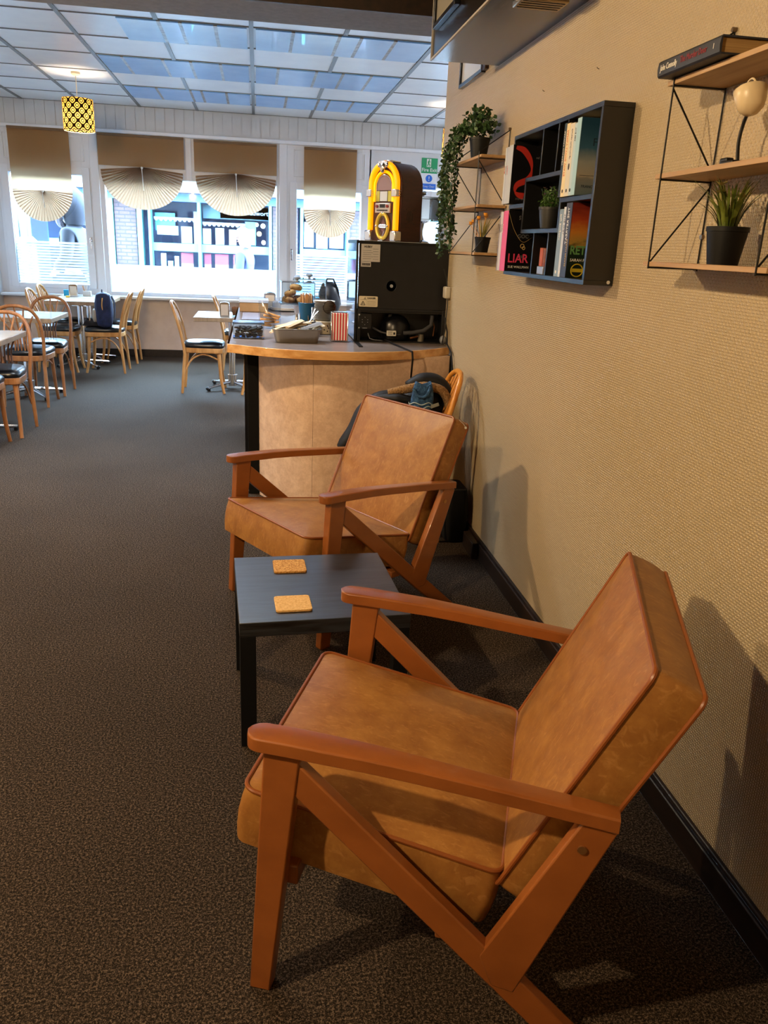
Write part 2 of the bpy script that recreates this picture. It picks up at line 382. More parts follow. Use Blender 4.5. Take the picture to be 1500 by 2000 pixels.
# window wall
T = .12
g = G()
g.box(LX, 4.6, WY + .01, WY + T, 0, .78)
g.box(LX, 4.6, WY + .01, WY + T, 2.80, 3.2)
g.box(1.50, 2.18, WY, WY + T, .78, 2.80); g.box(3.02, 3.15, WY, WY + T, .78, 2.8); g.box(4.45, 4.6, WY, WY + T, .78, 2.8); g.box(3.15, 4.45, WY, WY + T, .78, .9); g.box(3.15, 4.45, WY, WY + T, 2.4, 2.8); g.box(2.18, 3.02, WY, WY + T, 2.36, 2.8); g.box(2.18, 2.25, WY, WY + T, .78, 2.36); g.box(2.95, 3.02, WY, WY + T, .78, 2.36)
g.box(LX, -3.22, WY, WY + T, .78, 2.8)
wb = struct(g.build('wall_back', BLUEW, smooth=False))
struct(G().box(LX, 1.6, WY - .012, WY + .012, .10, .78).build('wall_back_dado', DADO, smooth=False))
struct(G().box(LX, 4.6, WY - .03, WY + .01, 0, .10).build('baseboard_back', DARKW, bevel=.004))
struct(G().box(LX + .02, 1.55, WY - .20, WY + .02, .775, .808).build('trim_sill', mat('white_sill', 'd6d8da', .3), bevel=.006))
VAL = noisy('grooved_white_boarding', 'c2c2c2', 'cccccb', 3, .5)
g = G(); x = LX
while x < 4.5: g.box(x + .004, x + .116, WY - .03, WY + .02, 2.83, CH); x += .12
g.box(LX, 4.6, WY - .022, WY + .02, 2.83, CH)
struct(g.build('trim_valance_boarding', VAL, smooth=False))
struct(G().box(LX, 4.6, WY - .075, WY + .02, 2.79, 2.832).build('trim_valance_ledge', FRAMEW, bevel=.006))
def moulding(g, x0, x1, z0, z1, y, w_=.012):
    for a in ((x0, x1, z0, z0 + w_), (x0, x1, z1 - w_, z1), (x0, x0 + w_, z0, z1), (x1 - w_, x1, z0, z1)): g.box(a[0], a[1], y - .012, y + .005, a[2], a[3])
def window(n, x0, x1, z0, z1, gx0, gx1, gz0, gz1, mould=True):
    # x0..x1 outer frame, g* the glass
    fr = G()
    fr.box(x0, gx0, WY, WY + T, z0, z1).box(gx1, x1, WY, WY + T, z0, z1).box(gx0, gx1, WY, WY + T, z0, gz0).box(gx0, gx1, WY, WY + T, gz1, z1)
    if mould: # casement proud of the frame
        for a in ((gx0 - .09, gx0, gz0 - .05, gz1 + .09), (gx1, gx1 + .09, gz0 - .05, gz1 + .09), (gx0, gx1, gz0 - .05, gz0), (gx0, gx1, gz1, gz1 + .09)): fr.box(a[0], a[1], WY - .022, WY + .03, a[2], a[3])
        moulding(fr, gx0 - .04, gx1 + .04, gz1 + .16, z1 - .06, WY - .003)
    o = struct(fr.build('window_%d' % n, FRAMEW, bevel=.003))
    G().box(gx0, gx1, WY + .06, WY + .066, gz0, gz1).build('glass_pane', GLASS, o, smooth=False)
    return o
W1 = window(1, -3.22, -2.09, .80, 2.80, -3.09, -2.20, .93, 2.28)
W2 = window(2, -2.09, .40, .80, 2.80, -1.93, .265, .855, 2.28, False)
W3 = window(3, .40, 1.52, .80, 2.80, .53, 1.40, .90, 2.25)
g = G().box(-2.09, -1.99, WY - .03, WY + .02, .80, 2.80).box(.30, .40, WY - .03, WY + .02, .80, 2.80).box(-.90, -.83, WY - .02, WY + .02, 2.28, 2.8)
moulding(g, -1.93, -.93, 2.42, 2.76, WY - .003); moulding(g, -.78, .25, 2.42, 2.76, WY - .003)
g.build('mullion', FRAMEW, W2, bevel=.003)
# frosted film
G().box(-1.93, .265, WY + .052, WY + .058, .857, 1.205).build('frosted_film', FILM, W2, smooth=False)
for W_, x0, x1, z0, z1 in ((W1, -3.09, -2.20, .935, 1.46), (W3, .53, 1.40, .905, 1.42)):
    g = G(); z = z0
    while z < z1 - .01: g.box(x0, x1, WY + .052, WY + .058, z, z + .026); z += .0355
    g.build('striped_frosted_film', FILM, W_, smooth=False)
ADDED_W4 = window(4, 3.10, 4.50, .86, 2.44, 3.15, 4.45, .9, 2.4, False)  # added window out of view, lets more daylight into the dining area
def handle(W_, x, z):
    G().box(x - .015, x + .015, WY - .03, WY - .02, z - .035, z + .035).cbox((x, WY - .045, z + .01), (.02, .04, .02)).cbox((x, WY - .065, z - .05), (.018, .012, .13)).build('window_handle', CHROME, W_, bevel=.004)
handle(W1, -2.14, 1.50); handle(W3, .465, 1.46)
# glazed fire door
g = G().box(2.25, 2.36, WY + .0, WY + .06, 0.02, 2.32).box(2.84, 2.95, WY, WY + .06, 0.02, 2.32).box(2.36, 2.84, WY, WY + .06, 2.2, 2.32).box(2.36, 2.84, WY, WY + .06, .02, .9)
door = struct(g.build('door_1', FRAMEW, bevel=.004))
G().box(2.36, 2.84, WY + .03, WY + .036, .9, 2.2).build('glass_pane', GLASS, door, smooth=False)
g = G()
for i in range(1, 5): g.box(2.36 + .096 * i - .0015, 2.36 + .096 * i + .0015, WY + .024, WY + .029, .9, 2.2)
for i in range(1, 14): g.box(2.36, 2.84, WY + .024, WY + .029, .9 + .096 * i - .0015, .9 + .096 * i + .0015)
g.build('wire_mesh', mat('grey_wire', '8a8d92', .5), door, smooth=False)

# ------------------------------------------------------------------ street outside
ASPH = noisy('grey_asphalt', '74777d', '808389', 20, .8)
struct(G().box(-14, 14, 12.9, 17.6, -.16, -.06).build('road', ASPH, smooth=False))
struct(G().box(-14, 14, 11.6, 12.9, -.16, 0.0).build('pavement_near', noisy('pavement_slab', '9a9ca0', 'a8aaae', 6, .8), smooth=False))
struct(G().box(-14, 14, 17.6, 19.5, -.16, 0.0).build('pavement_far', noisy('pavement_slab_far', '9a9ca0', 'a8aaae', 6, .8), smooth=False))
SY = 18.0
AQUA = mat('pale_aqua_paint', '4f8f94', .5); SKYB = mat('mid_blue_fascia', '2a5a90', .5); SLATE = mat('slate_grey_eaves', '33373f', .7)
SHOPIN = mat('dim_blue_shop_interior', '22385c', .8); WHT = mat('white_card', 'a8aaac', .6); PINKP = mat('pink_red_poster', 'a02440', .6)
shop = thing('shop_building', 'brick shop across the street with pale aqua window frames and blue fascia', 'building', (0, SY, 0))
g = G()
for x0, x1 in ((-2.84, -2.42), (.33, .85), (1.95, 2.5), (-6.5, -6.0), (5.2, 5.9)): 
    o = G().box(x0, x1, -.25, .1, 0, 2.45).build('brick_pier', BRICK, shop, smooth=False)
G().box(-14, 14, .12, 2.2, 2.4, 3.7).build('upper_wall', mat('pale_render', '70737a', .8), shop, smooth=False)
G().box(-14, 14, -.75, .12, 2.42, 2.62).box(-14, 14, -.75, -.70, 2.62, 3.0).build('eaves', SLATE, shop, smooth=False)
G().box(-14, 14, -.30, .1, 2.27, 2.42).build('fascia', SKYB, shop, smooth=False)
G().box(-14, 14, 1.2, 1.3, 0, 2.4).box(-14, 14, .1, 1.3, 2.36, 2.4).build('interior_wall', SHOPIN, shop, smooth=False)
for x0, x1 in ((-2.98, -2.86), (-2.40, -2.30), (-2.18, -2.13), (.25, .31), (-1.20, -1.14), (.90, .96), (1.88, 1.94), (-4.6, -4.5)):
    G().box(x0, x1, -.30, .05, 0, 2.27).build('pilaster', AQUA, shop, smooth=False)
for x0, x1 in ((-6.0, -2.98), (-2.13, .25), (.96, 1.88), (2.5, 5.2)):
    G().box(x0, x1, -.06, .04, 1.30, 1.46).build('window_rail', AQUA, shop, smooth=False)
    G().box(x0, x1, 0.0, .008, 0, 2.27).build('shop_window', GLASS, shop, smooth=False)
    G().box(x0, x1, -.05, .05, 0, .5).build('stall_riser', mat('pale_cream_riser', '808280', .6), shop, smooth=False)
# window dressing of the middle shop window
for x0, x1, z0, z1 in ((-1.56, -1.34, 1.47, 1.80), (-1.12, -.95, 1.47, 1.78), (-.86, -.68, 1.47, 1.80), (-.58, -.43, 1.47, 1.78), (-1.3, -1.2, 1.46, 2.1)):
    G().box(x0, x1, .03, .05, z0, z1).build('display_card', WHT, shop, smooth=False)
G().box(-2.05, -1.62, .03, .05, 1.62, 1.80).build('display_card', WHT, shop, smooth=False)
for x0, x1 in ((-1.58, -1.33), (-1.10, -.96), (-.88, -.6), (-.5, -.2)):
    o = G().box(x0, x1, .03, .05, .75, 1.28).build('sale_poster', PINKP, shop, smooth=False)
    G().box(x0, x1, .024, .03, .75, 1.06).build('poster_foot', mat('pale_pink_paper', 'b88e98', .6), o, smooth=False)
G().box(-2.08, -1.68, .05, .06, 1.70, 2.05).build('display_screen', mat('bright_cyan_card', '1a8aa0', .5), shop, smooth=False)
for x0, x1, z0, z1, c in ((-2.0, -1.9, .8, 1.25, 'c9f0ee'), (-1.86, -1.76, .8, 1.1, '7fb7dd'), (-1.72, -1.64, .85, 1.2, 'e8f4f4')):
    G().box(x0, x1, .1, .2, z0, z1).build('display_item', mat('item_' + c, c, .6), shop, smooth=False)
def bunting(x0, x1, z):
    g = G().box(x0, x1, .015, .03, z, z + .05); n = int((x1 - x0) / .095)
    for i in range(n): g.cyl((x0 + .095 * (i + .5), .012, z), (x0 + .095 * (i + .5), .03, z), .034, seg=10)
    g.build('scalloped_bunting', WHT, shop)
bunting(-2.1, -1.22, 1.92); bunting(-1.12, -.05, 1.86)
sg = G().box(-.75, .24, .0, .03, 2.0, 2.24).build('dark_sign_board', mat('slate_sign_board', '26323e', .6), shop, smooth=False)
G().text('udworth', .13, (-.15, -.006, 2.12), (1, 0, 0), (0, 0, 1), .002).build('sign_lettering', WHT, sg, smooth=False)
G().box(-1.1, .24, .0, .02, 1.98, 2.24).build('pale_blind', mat('pale_aqua_blind', '6f9098', .7), shop, smooth=False)
for x, z, r, c in ((.05, 1.72, .05, 'f0a84a'), (.0, 1.90, .04, 'f4f6f8'), (.13, 1.88, .05, 'eef2f6'), (.14, 1.55, .045, 'e8b8c0')):
    G().cyl((x, .012, z), (x, .024, z), r, seg=16).build('round_sticker', mat('sticker_' + c, c, .6), shop)
g = G().box(-.24, .0 - .02, .01, .02, 1.48, 1.95)
nb = g.build('notice_board', AQUA, shop, smooth=False)
for x0, x1, z0, z1, c in ((-.22, -.14, 1.66, 1.8, 'd8c8dc'), (-.12, -.05, 1.64, 1.8, 'f2c860'), (-.22, -.14, 1.5, 1.62, 'fff6ec'), (-.12, -.05, 1.5, 1.62, 'fdeccc')):
    G().box(x0, x1, .002, .01, z0, z1).build('notice', mat('notice_' + c, c, .7), nb, smooth=False)
for x0, x1, z0, z1, c in ((1.0, 1.2, 1.5, 2.0, 'd8dde8'), (1.26, 1.5, 1.48, 1.9, '8fd8e4'), (1.55, 1.84, 1.5, 1.85, 'e6dccb')):
    G().box(x0, x1, .03, .05, z0, z1).build('display_card', mat('card_' + c, c, .6), shop, smooth=False)
for i in range(5):
    G().cyl((-3.2 - .02 * i, .4, 1.15 + .3 * i), (-3.2 - .02 * i, .45, 1.15 + .3 * i), .06, seg=12).build('round_ornament', WHT, shop)

# parked van
van = thing('parked_van', 'dark blue van parked outside the left casement window', 'van', (-5.80, 14.2, -.06), pi)
NAVY = mat('dark_blue_van_paint', '101c3c', .3, coat=.5)
prof = [(-2.3, .35), (-2.3, 1.9), (-2.1, 2.15), (.9, 2.15), (1.15, 2.0), (1.6, 1.35), (2.2, 1.15), (2.35, .9), (2.35, .35)]
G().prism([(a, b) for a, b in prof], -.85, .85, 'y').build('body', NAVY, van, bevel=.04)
G().box(-2.0, -1.0, .84, .87, 1.3, 1.9).box(-.85, .1, .84, .87, 1.3, 1.9).build('rear_side_window', mat('dark_glass', '08141f', .08), van, bevel=.02)
G().prism([(.25, 1.3), (.25, 1.9), (1.0, 1.9), (1.42, 1.3)], .84, .87, 'y').prism([(.25, 1.3), (.25, 1.9), (1.0, 1.9), (1.42, 1.3)], -.87, -.84, 'y').build('side_window', mat('dark_glass', '08141f', .08), van)
G().prism([(1.16, 1.95), (1.58, 1.4), (1.60, 1.42), (1.2, 2.0)], -.75, .75, 'y').build('windscreen', mat('dark_glass', '08141f', .08), van)
G().box(.2, .215, -.87, -.85, .5, 1.95).build('door_seam', mat('pale_trim', 'aac4e0', .5), van)
G().cbox((1.35, -.95, 1.35), (.08, .16, .22)).build('wing_mirror', NAVY, van, bevel=.02)
for x in (-1.5, 1.55):
    for y in (-.8, .8):
        wh = G().cyl((x, y - .1, .33), (x, y + .1, .33), .33, seg=28).build('wheel', MATTB, van, bevel=.02)
        G().cyl((x, y - .11, .33), (x, y + .11, .33), .19, seg=20).build('hub_cap', STEEL, wh)
tag(G().cyl((-3.34, 13.0, 0), (-3.34, 13.0, 1.42), .15, .12, 20).cyl((-3.34, 13.0, 1.42), (-3.34, 13.0, 3.6), .07, seg=16).cyl((-3.34, 13., 1.42), (-3.34, 13.0, 1.5), .16, .08, 20).build('street_lamp_post', mat('blue_grey_post', '3f5a68', .5)), 'pale blue grey street post with a thick lower column outside the left window', 'post')

# people in the street, one skinned body each
def skin_body(name, parent, nodes, edges, m, sub=2):
    me = bpy.data.meshes.new(name); me.from_pydata([n[0] for n in nodes], edges, []); me.materials.append(m)
    o = bpy.data.objects.new(name, me); COL.objects.link(o); o.parent = parent
    sk = o.modifiers.new('skin', 'SKIN'); sk.use_smooth_shade = True
    for i, n in enumerate(nodes):
        r = n[1] if isinstance(n[1], tuple) else (n[1], n[1]); me.skin_vertices[0].data[i].radius = r; me.skin_vertices[0].data[i].use_root = (i == 0)
    s_ = o.modifiers.new('sub', 'SUBSURF'); s_.levels = s_.render_levels = sub
    return o
SKINM = mat('skin', 'c99a80', .5)
def person(label, loc, rz, coat, hat=None, hood=None):
    p = thing('person', label, 'person', loc, rz)
    N = [((0, 0, .95), (.13, .10)), ((0, 0, 1.15), (.14, .10)), ((0, 0, 1.35), (.17, .11)), ((0, 0, 1.46), (.08, .07)), ((0, .02, 1.54), .05), ((0, .03, 1.62), (.07, .085)), ((0, .035, 1.72), (.075, .09)),
         ((-.17, 0, 1.41), .06), ((-.23, .0, 1.15), .045), ((-.20, .16, .95), .035), ((-.19, .22, .90), (.02, .035)),
         ((.17, 0, 1.41), .06), ((.23, .0, 1.15), .045), ((.20, .16, .95), .035), ((.19, .22, .90), (.02, .035)),
         ((-.09, 0, .86), .085), ((-.10, .05, .48), .06), ((-.10, -.03, .08), .042), ((-.10, .12, .03), (.035, .03)),
         ((.09, 0, .86), .085), ((.10, -.02, .48), .06), ((.10, -.10, .08), .042), ((.10, .05, .03), (.035, .03))]
    E = [(0, 1), (1, 2), (2, 3), (3, 4), (4, 5), (5, 6), (2, 7), (7, 8), (8, 9), (9, 10), (2, 11), (11, 12), (12, 13), (13, 14), (0, 15), (15, 16), (16, 17), (17, 18), (0, 19), (19, 20), (20, 21), (21, 22)]
    skin_body('body', p, N, E, SKINM)
    skin_body('jacket', p, [((0, 0, .86), (.19, .15)), ((0, 0, 1.15), (.185, .14)), ((0, 0, 1.36), (.20, .14)), ((0, 0, 1.47), (.11, .09)), ((0, .0, 1.53), (.085, .08)), ((-.19, 0, 1.40), .085), ((-.25, 0, 1.14), .07), ((-.21, .15, .97), .06), ((.19, 0, 1.40), .085), ((.25, 0, 1.14), .07), ((.21, .15, .97), .06)],
              [(0, 1), (1, 2), (2, 3), (3, 4), (2, 5), (5, 6), (6, 7), (2, 8), (8, 9), (9, 10)], coat)
    skin_body('trousers', p, [((0, 0, .92), (.15, .12)), ((-.09, 0, .84), .105), ((-.10, .05, .48), .08), ((-.10, -.03, .10), .06), ((.09, 0, .84), .105), ((.10, -.02, .48), .08), ((.10, -.10, .10), .06)],
              [(0, 1), (1, 2), (2, 3), (0, 4), (4, 5), (5, 6)], mat('dark_trousers', '101216', .8))
    f = G().ball((0, .125, 1.655), .014, 8, 6).ball((-.03, .115, 1.685), .009, 8, 6).ball((.03, .115, 1.685), .009, 8, 6).cbox((0, .118, 1.615), (.04, .01, .008)); f.build('face', mat('face_detail', '8a5a4a', .6), p)
    if hat: 
        G().lathe([(.085, 1.69), (.108, 1.70), (.110, 1.75), (.09, 1.81), (.03, 1.845), (.001, 1.85)], 20, Matrix.Translation((0, .03, 0)), False).build('knitted_hat', hat, p)
        G().lathe([(.001, 1.5), (.07, 1.53), (.10, 1.62), (.10, 1.70), (.05, 1.74)], 14, Matrix.Translation((0, -.02, 0)), False).build('hair', mat('grey_fair_hair', '908a80', .8), p)
    if hood:
        G().lathe([(.10, 1.50), (.14, 1.60), (.15, 1.72), (.11, 1.84), (.04, 1.92), (.001, 1.95)], 18, Matrix.Translation((0, -.02, 0)), False).build('hood', coat, p)
        pts = [(.15 * cos(a), .10 - .02 * sin(a), 1.66 + .17 * sin(a)) for a in [2 * pi * i / 20 for i in range(20)]]
        G().tube(pts, .04, 8, True).build('fur_trim', hood, p)
    return p
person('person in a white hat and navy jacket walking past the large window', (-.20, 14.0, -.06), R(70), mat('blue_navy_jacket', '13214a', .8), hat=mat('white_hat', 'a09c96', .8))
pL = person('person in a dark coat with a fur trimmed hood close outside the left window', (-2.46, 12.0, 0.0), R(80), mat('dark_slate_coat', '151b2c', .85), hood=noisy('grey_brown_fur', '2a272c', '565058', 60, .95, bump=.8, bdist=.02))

pL.scale = (1.25, 1.25, 1.12)
# street base colours darkened so the very bright sky does not burn them out
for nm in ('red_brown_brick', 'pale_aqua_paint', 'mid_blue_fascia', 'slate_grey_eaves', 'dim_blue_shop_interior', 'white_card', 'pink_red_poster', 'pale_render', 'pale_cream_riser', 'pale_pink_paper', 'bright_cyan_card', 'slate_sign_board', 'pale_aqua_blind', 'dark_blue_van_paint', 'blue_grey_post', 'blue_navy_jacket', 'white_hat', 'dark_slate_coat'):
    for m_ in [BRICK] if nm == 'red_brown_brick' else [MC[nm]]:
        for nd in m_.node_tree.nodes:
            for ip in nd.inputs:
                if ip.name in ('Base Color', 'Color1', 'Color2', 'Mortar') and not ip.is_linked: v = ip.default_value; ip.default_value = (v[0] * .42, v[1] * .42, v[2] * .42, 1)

# ------------------------------------------------------------------ pleated fan blinds
def blind(label, x0, x1, zt, zc, R_, droop, n=30):
    t = thing('fan_blind', label, 'blind', ((x0 + x1) / 2, WY - .085, zt), 0, 'pleated fan blinds along the window wall')
    hw = (x1 - x0) / 2; h = zt - zc
    G().box(-hw, hw, -.008, .008, -.03, 0).build('head_rail', mat('linen_rail', '6b4f34', .8), t)
    g = G(); N = 14; vs = []; fs = []
    for i in range(N + 1):
        for j in range(N + 1):
            x = -hw + 2 * hw * i / N; z = -.005 - (h - .005) * j / N; vs.append((x, .003 * sin(i * 1.7 + j * .4), z))
    for i in range(N):
        for j in range(N): a = i * (N + 1) + j; fs.append((a, a + 1, a + N + 2, a + N + 1))
    g.add(vs, fs).build('fabric_panel', LINEN, t, ang=180)
    # fan: radial pleats, ridged in depth
    g = G(); vs = []; fs = []; M_ = 2 * n; rings = [.03, .3, .6, .85, 1.0]
    for k in range(M_ + 1):
        a = pi + pi * k / M_
        for q in rings:
            rr = R_ * q; z = sin(a) * rr - (h) - droop * (abs(cos(a)) ** 2) * q
            x = cos(a) * min(rr, hw); z = z if True else 0
            vs.append((x, (.015 if k % 2 else -.015) * (.35 + .65 * q) + .012 * (1 - q), z))
    nr = len(rings)
    for k in range(M_):
        for q in range(nr - 1): a = k * nr + q; fs.append((a, a + 1, a + nr + 1, a + nr))
    g.add(vs, fs).build('pleated_fan', LINENF, t, smooth=False)
    G().cyl((0, -.03, -h - .01), (0, .02, -h - .01), .014, seg=10).tube([(0, -.028, -h), (.004, -.03, -h - .08), (.012, -.022, -h - R_ * .55)], .006, 6).build('cord_knot', mat('white_cord', 'e8e0d4', .8), t)
blind('tan linen fan blind on the far left casement window', -3.04, -2.315, 2.80, 2.07, .37, 0)
blind('tan linen fan blind on the left half of the large window', -1.975, -.915, 2.785, 2.41, .51, .05, 36)
blind('tan linen fan blind on the right half of the large window', -.79, .265, 2.775, 2.395, .515, .05, 36)
blind('narrow tan linen fan blind nearest the lit jukebox', .62, 1.315, 2.77, 2.015, .355, 0)

# ------------------------------------------------------------------ pendants
def pendant(x, y, label):
    t = thing('pendant_lamp', label, 'lamp', (x, y, CH), 0, 'patterned pendant lamps in the dining area')
    G().lathe([(.045, 0), (.045, -.02), (.03, -.03), (.006, -.034)], 20).build('ceiling_rose', CREAMP, t)
    G().cyl((0, 0, -.03), (0, 0, -.24), .004, seg=8).build('cord', CREAMP, t)
    G().lathe([(.02, -.24), (.022, -.30), (.018, -.30)], 14).build('bulb_holder', CREAMP, t)
    g = G(); g.lathe([(.15, -.245), (.153, -.545)], 48, None, False); sh = g.build('lamp_shade', SHADE, t, ang=180)
    # the shade's own coordinates start at the ceiling, pattern rows are .10 m
    g = G()
    for a in (0, 120, 240): g.cyl((.02 * cos(R(a)), .02 * sin(R(a)), -.25), (.15 * cos(R(a)), .15 * sin(R(a)), -.25), .002, seg=6)
    g.tube([(.15 * cos(R(a)), .15 * sin(R(a)), -.545) for a in range(0, 360, 15)], .0025, 6, True).build('shade_ring', CREAMP, t)
    G().ball((0, 0, -.36), .03, 14, 10).build('bulb', mat('lit_bulb', 'fff0d0', .5, emit=60, ecol='ffd9a0'), t)
    l = bpy.data.lights.new('pendant_light', 'POINT'); l.energy = PENDANT_WATTS; l.color = (1, .80, .58); l.shadow_soft_size = .07
    o = bpy.data.objects.new('pendant_light', l); COL.objects.link(o); o.location = (0, 0, -.43); o.parent = t
pendant(-1.80, 9.40, 'patterned gold and black pendant lamp hanging from the ceiling at left')
pendant(2.25, 9.70, 'patterned gold pendant lamp seen as a sliver beside the wall end')
# added fill battens, unseen behind beam and wall, to brighten the dining area
for i, (x, y) in enumerate(((-2.2, 5.62), (-.55, 5.62), (3.0, 7.4), (3.2, 9.9))):
    t = thing('batten_light', ['white fluorescent batten on the dining ceiling behind the beam at left', 'white fluorescent batten on the dining ceiling behind the beam at right', 'white fluorescent batten in the side bay nearer the beam', 'white fluorescent batten in the side bay nearer the window'][i], 'ceiling light', (x, y, CH))
    G().box(-.62, .62, -.04, .04, -.05, 0).build('batten_body', WHITE, t, bevel=.004)
    G().cyl((-.60, 0, -.065), (.60, 0, -.065), .014, seg=14).build('lamp_tube', mat('lit_tube', 'f0f6ff', .5, emit=12, ecol='e4efff'), t)
    l = bpy.data.lights.new('batten_light', 'AREA'); l.shape = 'RECTANGLE'; l.size = 1.2; l.size_y = .07; l.energy = FILL_BATTEN_WATTS if i < 2 else SIDE_FILL_BATTEN_WATTS; l.color = (.86, .93, 1); l.spread = R(130)
    o = bpy.data.objects.new('batten_glow', l); COL.objects.link(o); o.location = (0, 0, -.085); o.parent = t
# bare bulb pendants of the lounge
for x, y, lb in ((-1.62, 3.85, 'bare bulb pendant lamp above the lounge carpet nearer the beam'), (-1.62, .62, 'bare bulb pendant lamp above the lounge carpet near the camera')):
    t = thing('bulb_pendant', lb, 'lamp', (x, y, 3.0))
    G().lathe([(.045, 0), (.045, -.02), (.006, -.03)], 16).build('ceiling_rose', CREAMP, t)
    G().cyl((0, 0, -.03), (0, 0, -.25), .004, seg=8).cyl((0, 0, -.22), (0, 0, -.29), .018, seg=12).build('cord', CREAMP, t)
    G().ball((0, 0, -.33), .035, 14, 10).build('bulb', mat('warm_bulb', 'fff0d0', .5, emit=30, ecol='ffc680'), t)
    l = bpy.data.lights.new('lounge_light', 'POINT'); l.energy = NEAR_LAMP_WATTS * (.74 if y > 2 else 1.12); l.color = WARM; l.shadow_soft_size = .045
    o = bpy.data.objects.new('lounge_light', l); COL.objects.link(o); o.location = (0, 0, -.42); o.parent = t

# ------------------------------------------------------------------ armchairs  (local +x is towards the back)
def armchair(label, loc, rz):
    t = thing('armchair', label, 'armchair', loc, rz, 'tan armchairs along the right wall')
    hw = .713 / 2; th = .030
    for s in (-1, 1):
        y0, y1 = (s * hw - th / 2, s * hw + th / 2)
        nm = 'near' if s < 0 else 'far'
        G().prism([(-.024, 0), (.024, 0), (.088, .628), (.012, .628)], y0 - .004, y1 + .004, 'y').build('front_leg', CHERRY, t, bevel=.004)
        # diagonal brace running from under the arm to the rear foot
        a = Vector((.05, .618)); b = Vector((.735, 0)); d = (b - a).normalized(); n_ = Vector((-d.y, d.x))
        up = .012; lo = -.050
        poly = [(a + n_ * up), (b + n_ * up + d * .0), (b + n_ * lo), (a + n_ * lo + d * .03)]
        # clip the foot level with the floor
        def onfloor(p): k = p.y / -d.y; return p + d * k
        poly = [a + n_ * up, onfloor(b + n_ * up), onfloor(b + n_ * lo), a + n_ * lo + d * .05]
        G().prism([(p.x, p.y) for p in poly], y0, y1, 'y').build('brace_leg', CHERRY, t, bevel=.004)
        # rear upright from the brace to the arm's rear end
        G().prism([(.470, .222), (.500, .150), (.548, .143), (.700, .575), (.636, .590)], y0 - .001, y1 + .001, 'y').build('rear_upright', CHERRY, t, bevel=.004)
        sc = G().cyl((.640, s * hw - s * .0, .527), (.640, s * (hw + th / 2 + .0045), .527), .009, seg=14)
        sc.build('screw_cap', mat('brass_screw', 'b08050', .35, .8), t)
        # arm: rounded nose, waisted, sloping down to the back
        g = G(); vs = []; fs = []; st = []
        for i in range(9):  # nose
            q = i / 8; st.append((-.026 + .034 * q, .031 * math.sqrt(max(0, 1 - (1 - q) ** 2)) + .0005))
        st += [(.06, .0315), (.14, .031), (.22, .029), (.32, .026), (.45, .023), (.58, .022), (.700, .022)]
        def zt(u): return .659 if u < .05 else .659 - .008 * ((u - .05) / .2) if u < .25 else .651 - .042 * ((u - .25) / .45)
        K = 4
        for u, w_ in st:
            z = zt(u)
            for yy, zz in ((-w_, z - .030), (-w_, z - .003), (-w_ + min(.004, w_ * .6), z), (w_ - min(.004, w_ * .6), z), (w_, z - .003), (w_, z - .030)): vs.append((u, s * hw + yy, zz))
        for i in range(len(st) - 1):
            for j in range(6): a_ = i * 6 + j; b_ = i * 6 + (j + 1) % 6; fs.append((a_, b_, b_ + 6, a_ + 6))
        fs.append(tuple(range(6))[::-1]); fs.append(tuple((len(st) - 1) * 6 + j for j in range(6)))
        g.add(vs, fs).build('armrest', CHERRY, t, bevel=.002, ang=50)
    G().cbox((.06, 0, .30), (.03, .68, .05)).cbox((.40, 0, .225), (.05, .68, .03)).build('seat_rail', CHERRY, t, bevel=.004)
    G().cbox((.655, 0, .52), (.03, .68, .05), ry=R(-25)).build('back_rail', CHERRY, t, bevel=.004)
    # seat cushion
    A = Vector((-.057, 0, .478)); B = Vector((.500, 0, .381)); L = (B - A).length; d = (B - A).normalized(); up = Vector((d.z, 0, -d.x)) * -1
    thk = .142; g, top, bot = cushion(L / 2, .625 / 2, thk, .028, .024, .006)
    C = (A + B) / 2 - up * (thk / 2)
    Mx = Matrix(((d.x, 0, up.x, C.x), (d.y, 1, up.y, C.y), (d.z, 0, up.z, C.z), (0, 0, 0, 1)))
    sb = G().add(g.v, g.f, Mx).build('seat_cushion', LEATHER, t, ang=50)
    G().tube([Mx @ Vector(p) for p in top], .0052, 8, True).build('piping', PIPING, sb)
    # back cushion
    Bt = Vector((.723, 0, .881)); d2 = Vector((.225, 0, .500)).normalized(); nf = Vector((-d2.z, 0, d2.x))  # nf points to the front
    L2 = .585; thk = .100; P0 = Bt - d2 * L2 + Vector((.006, 0, 0)); g, f_, b_ = cushion(L2 / 2, .625 / 2, thk, .020, .018, .004)
    C = P0 + d2 * L2 / 2 - nf * (thk / 2)
    Mx = Matrix(((d2.x, 0, nf.x, C.x), (0, 1, 0, 0), (d2.z, 0, nf.z, C.z), (0, 0, 0, 1)))
    bb = G().add(g.v, g.f, Mx).build('back_cushion', LEATHER, t, ang=50)
    G().tube([Mx @ Vector(p) for p in f_], .0052, 8, True).tube([Mx @ Vector(p) for p in b_], .0052, 8, True).build('piping', PIPING, bb)
    return t
near = armchair('tan leatherette armchair with cherry wood frame, nearest the camera', (.126, 1.707, 0), -.363)
far = dup(near, (.069, 3.231, 0), .550, 'tan leatherette armchair beyond the black side table, in front of the counter')
G().tube([(.756, -.313, .868), (.775, -.322, .85), (.785, -.326, .835)], .0012, 6).ball((.786, -.327, .832), .006, 8, 6).build('tag_string', WHITE, far)

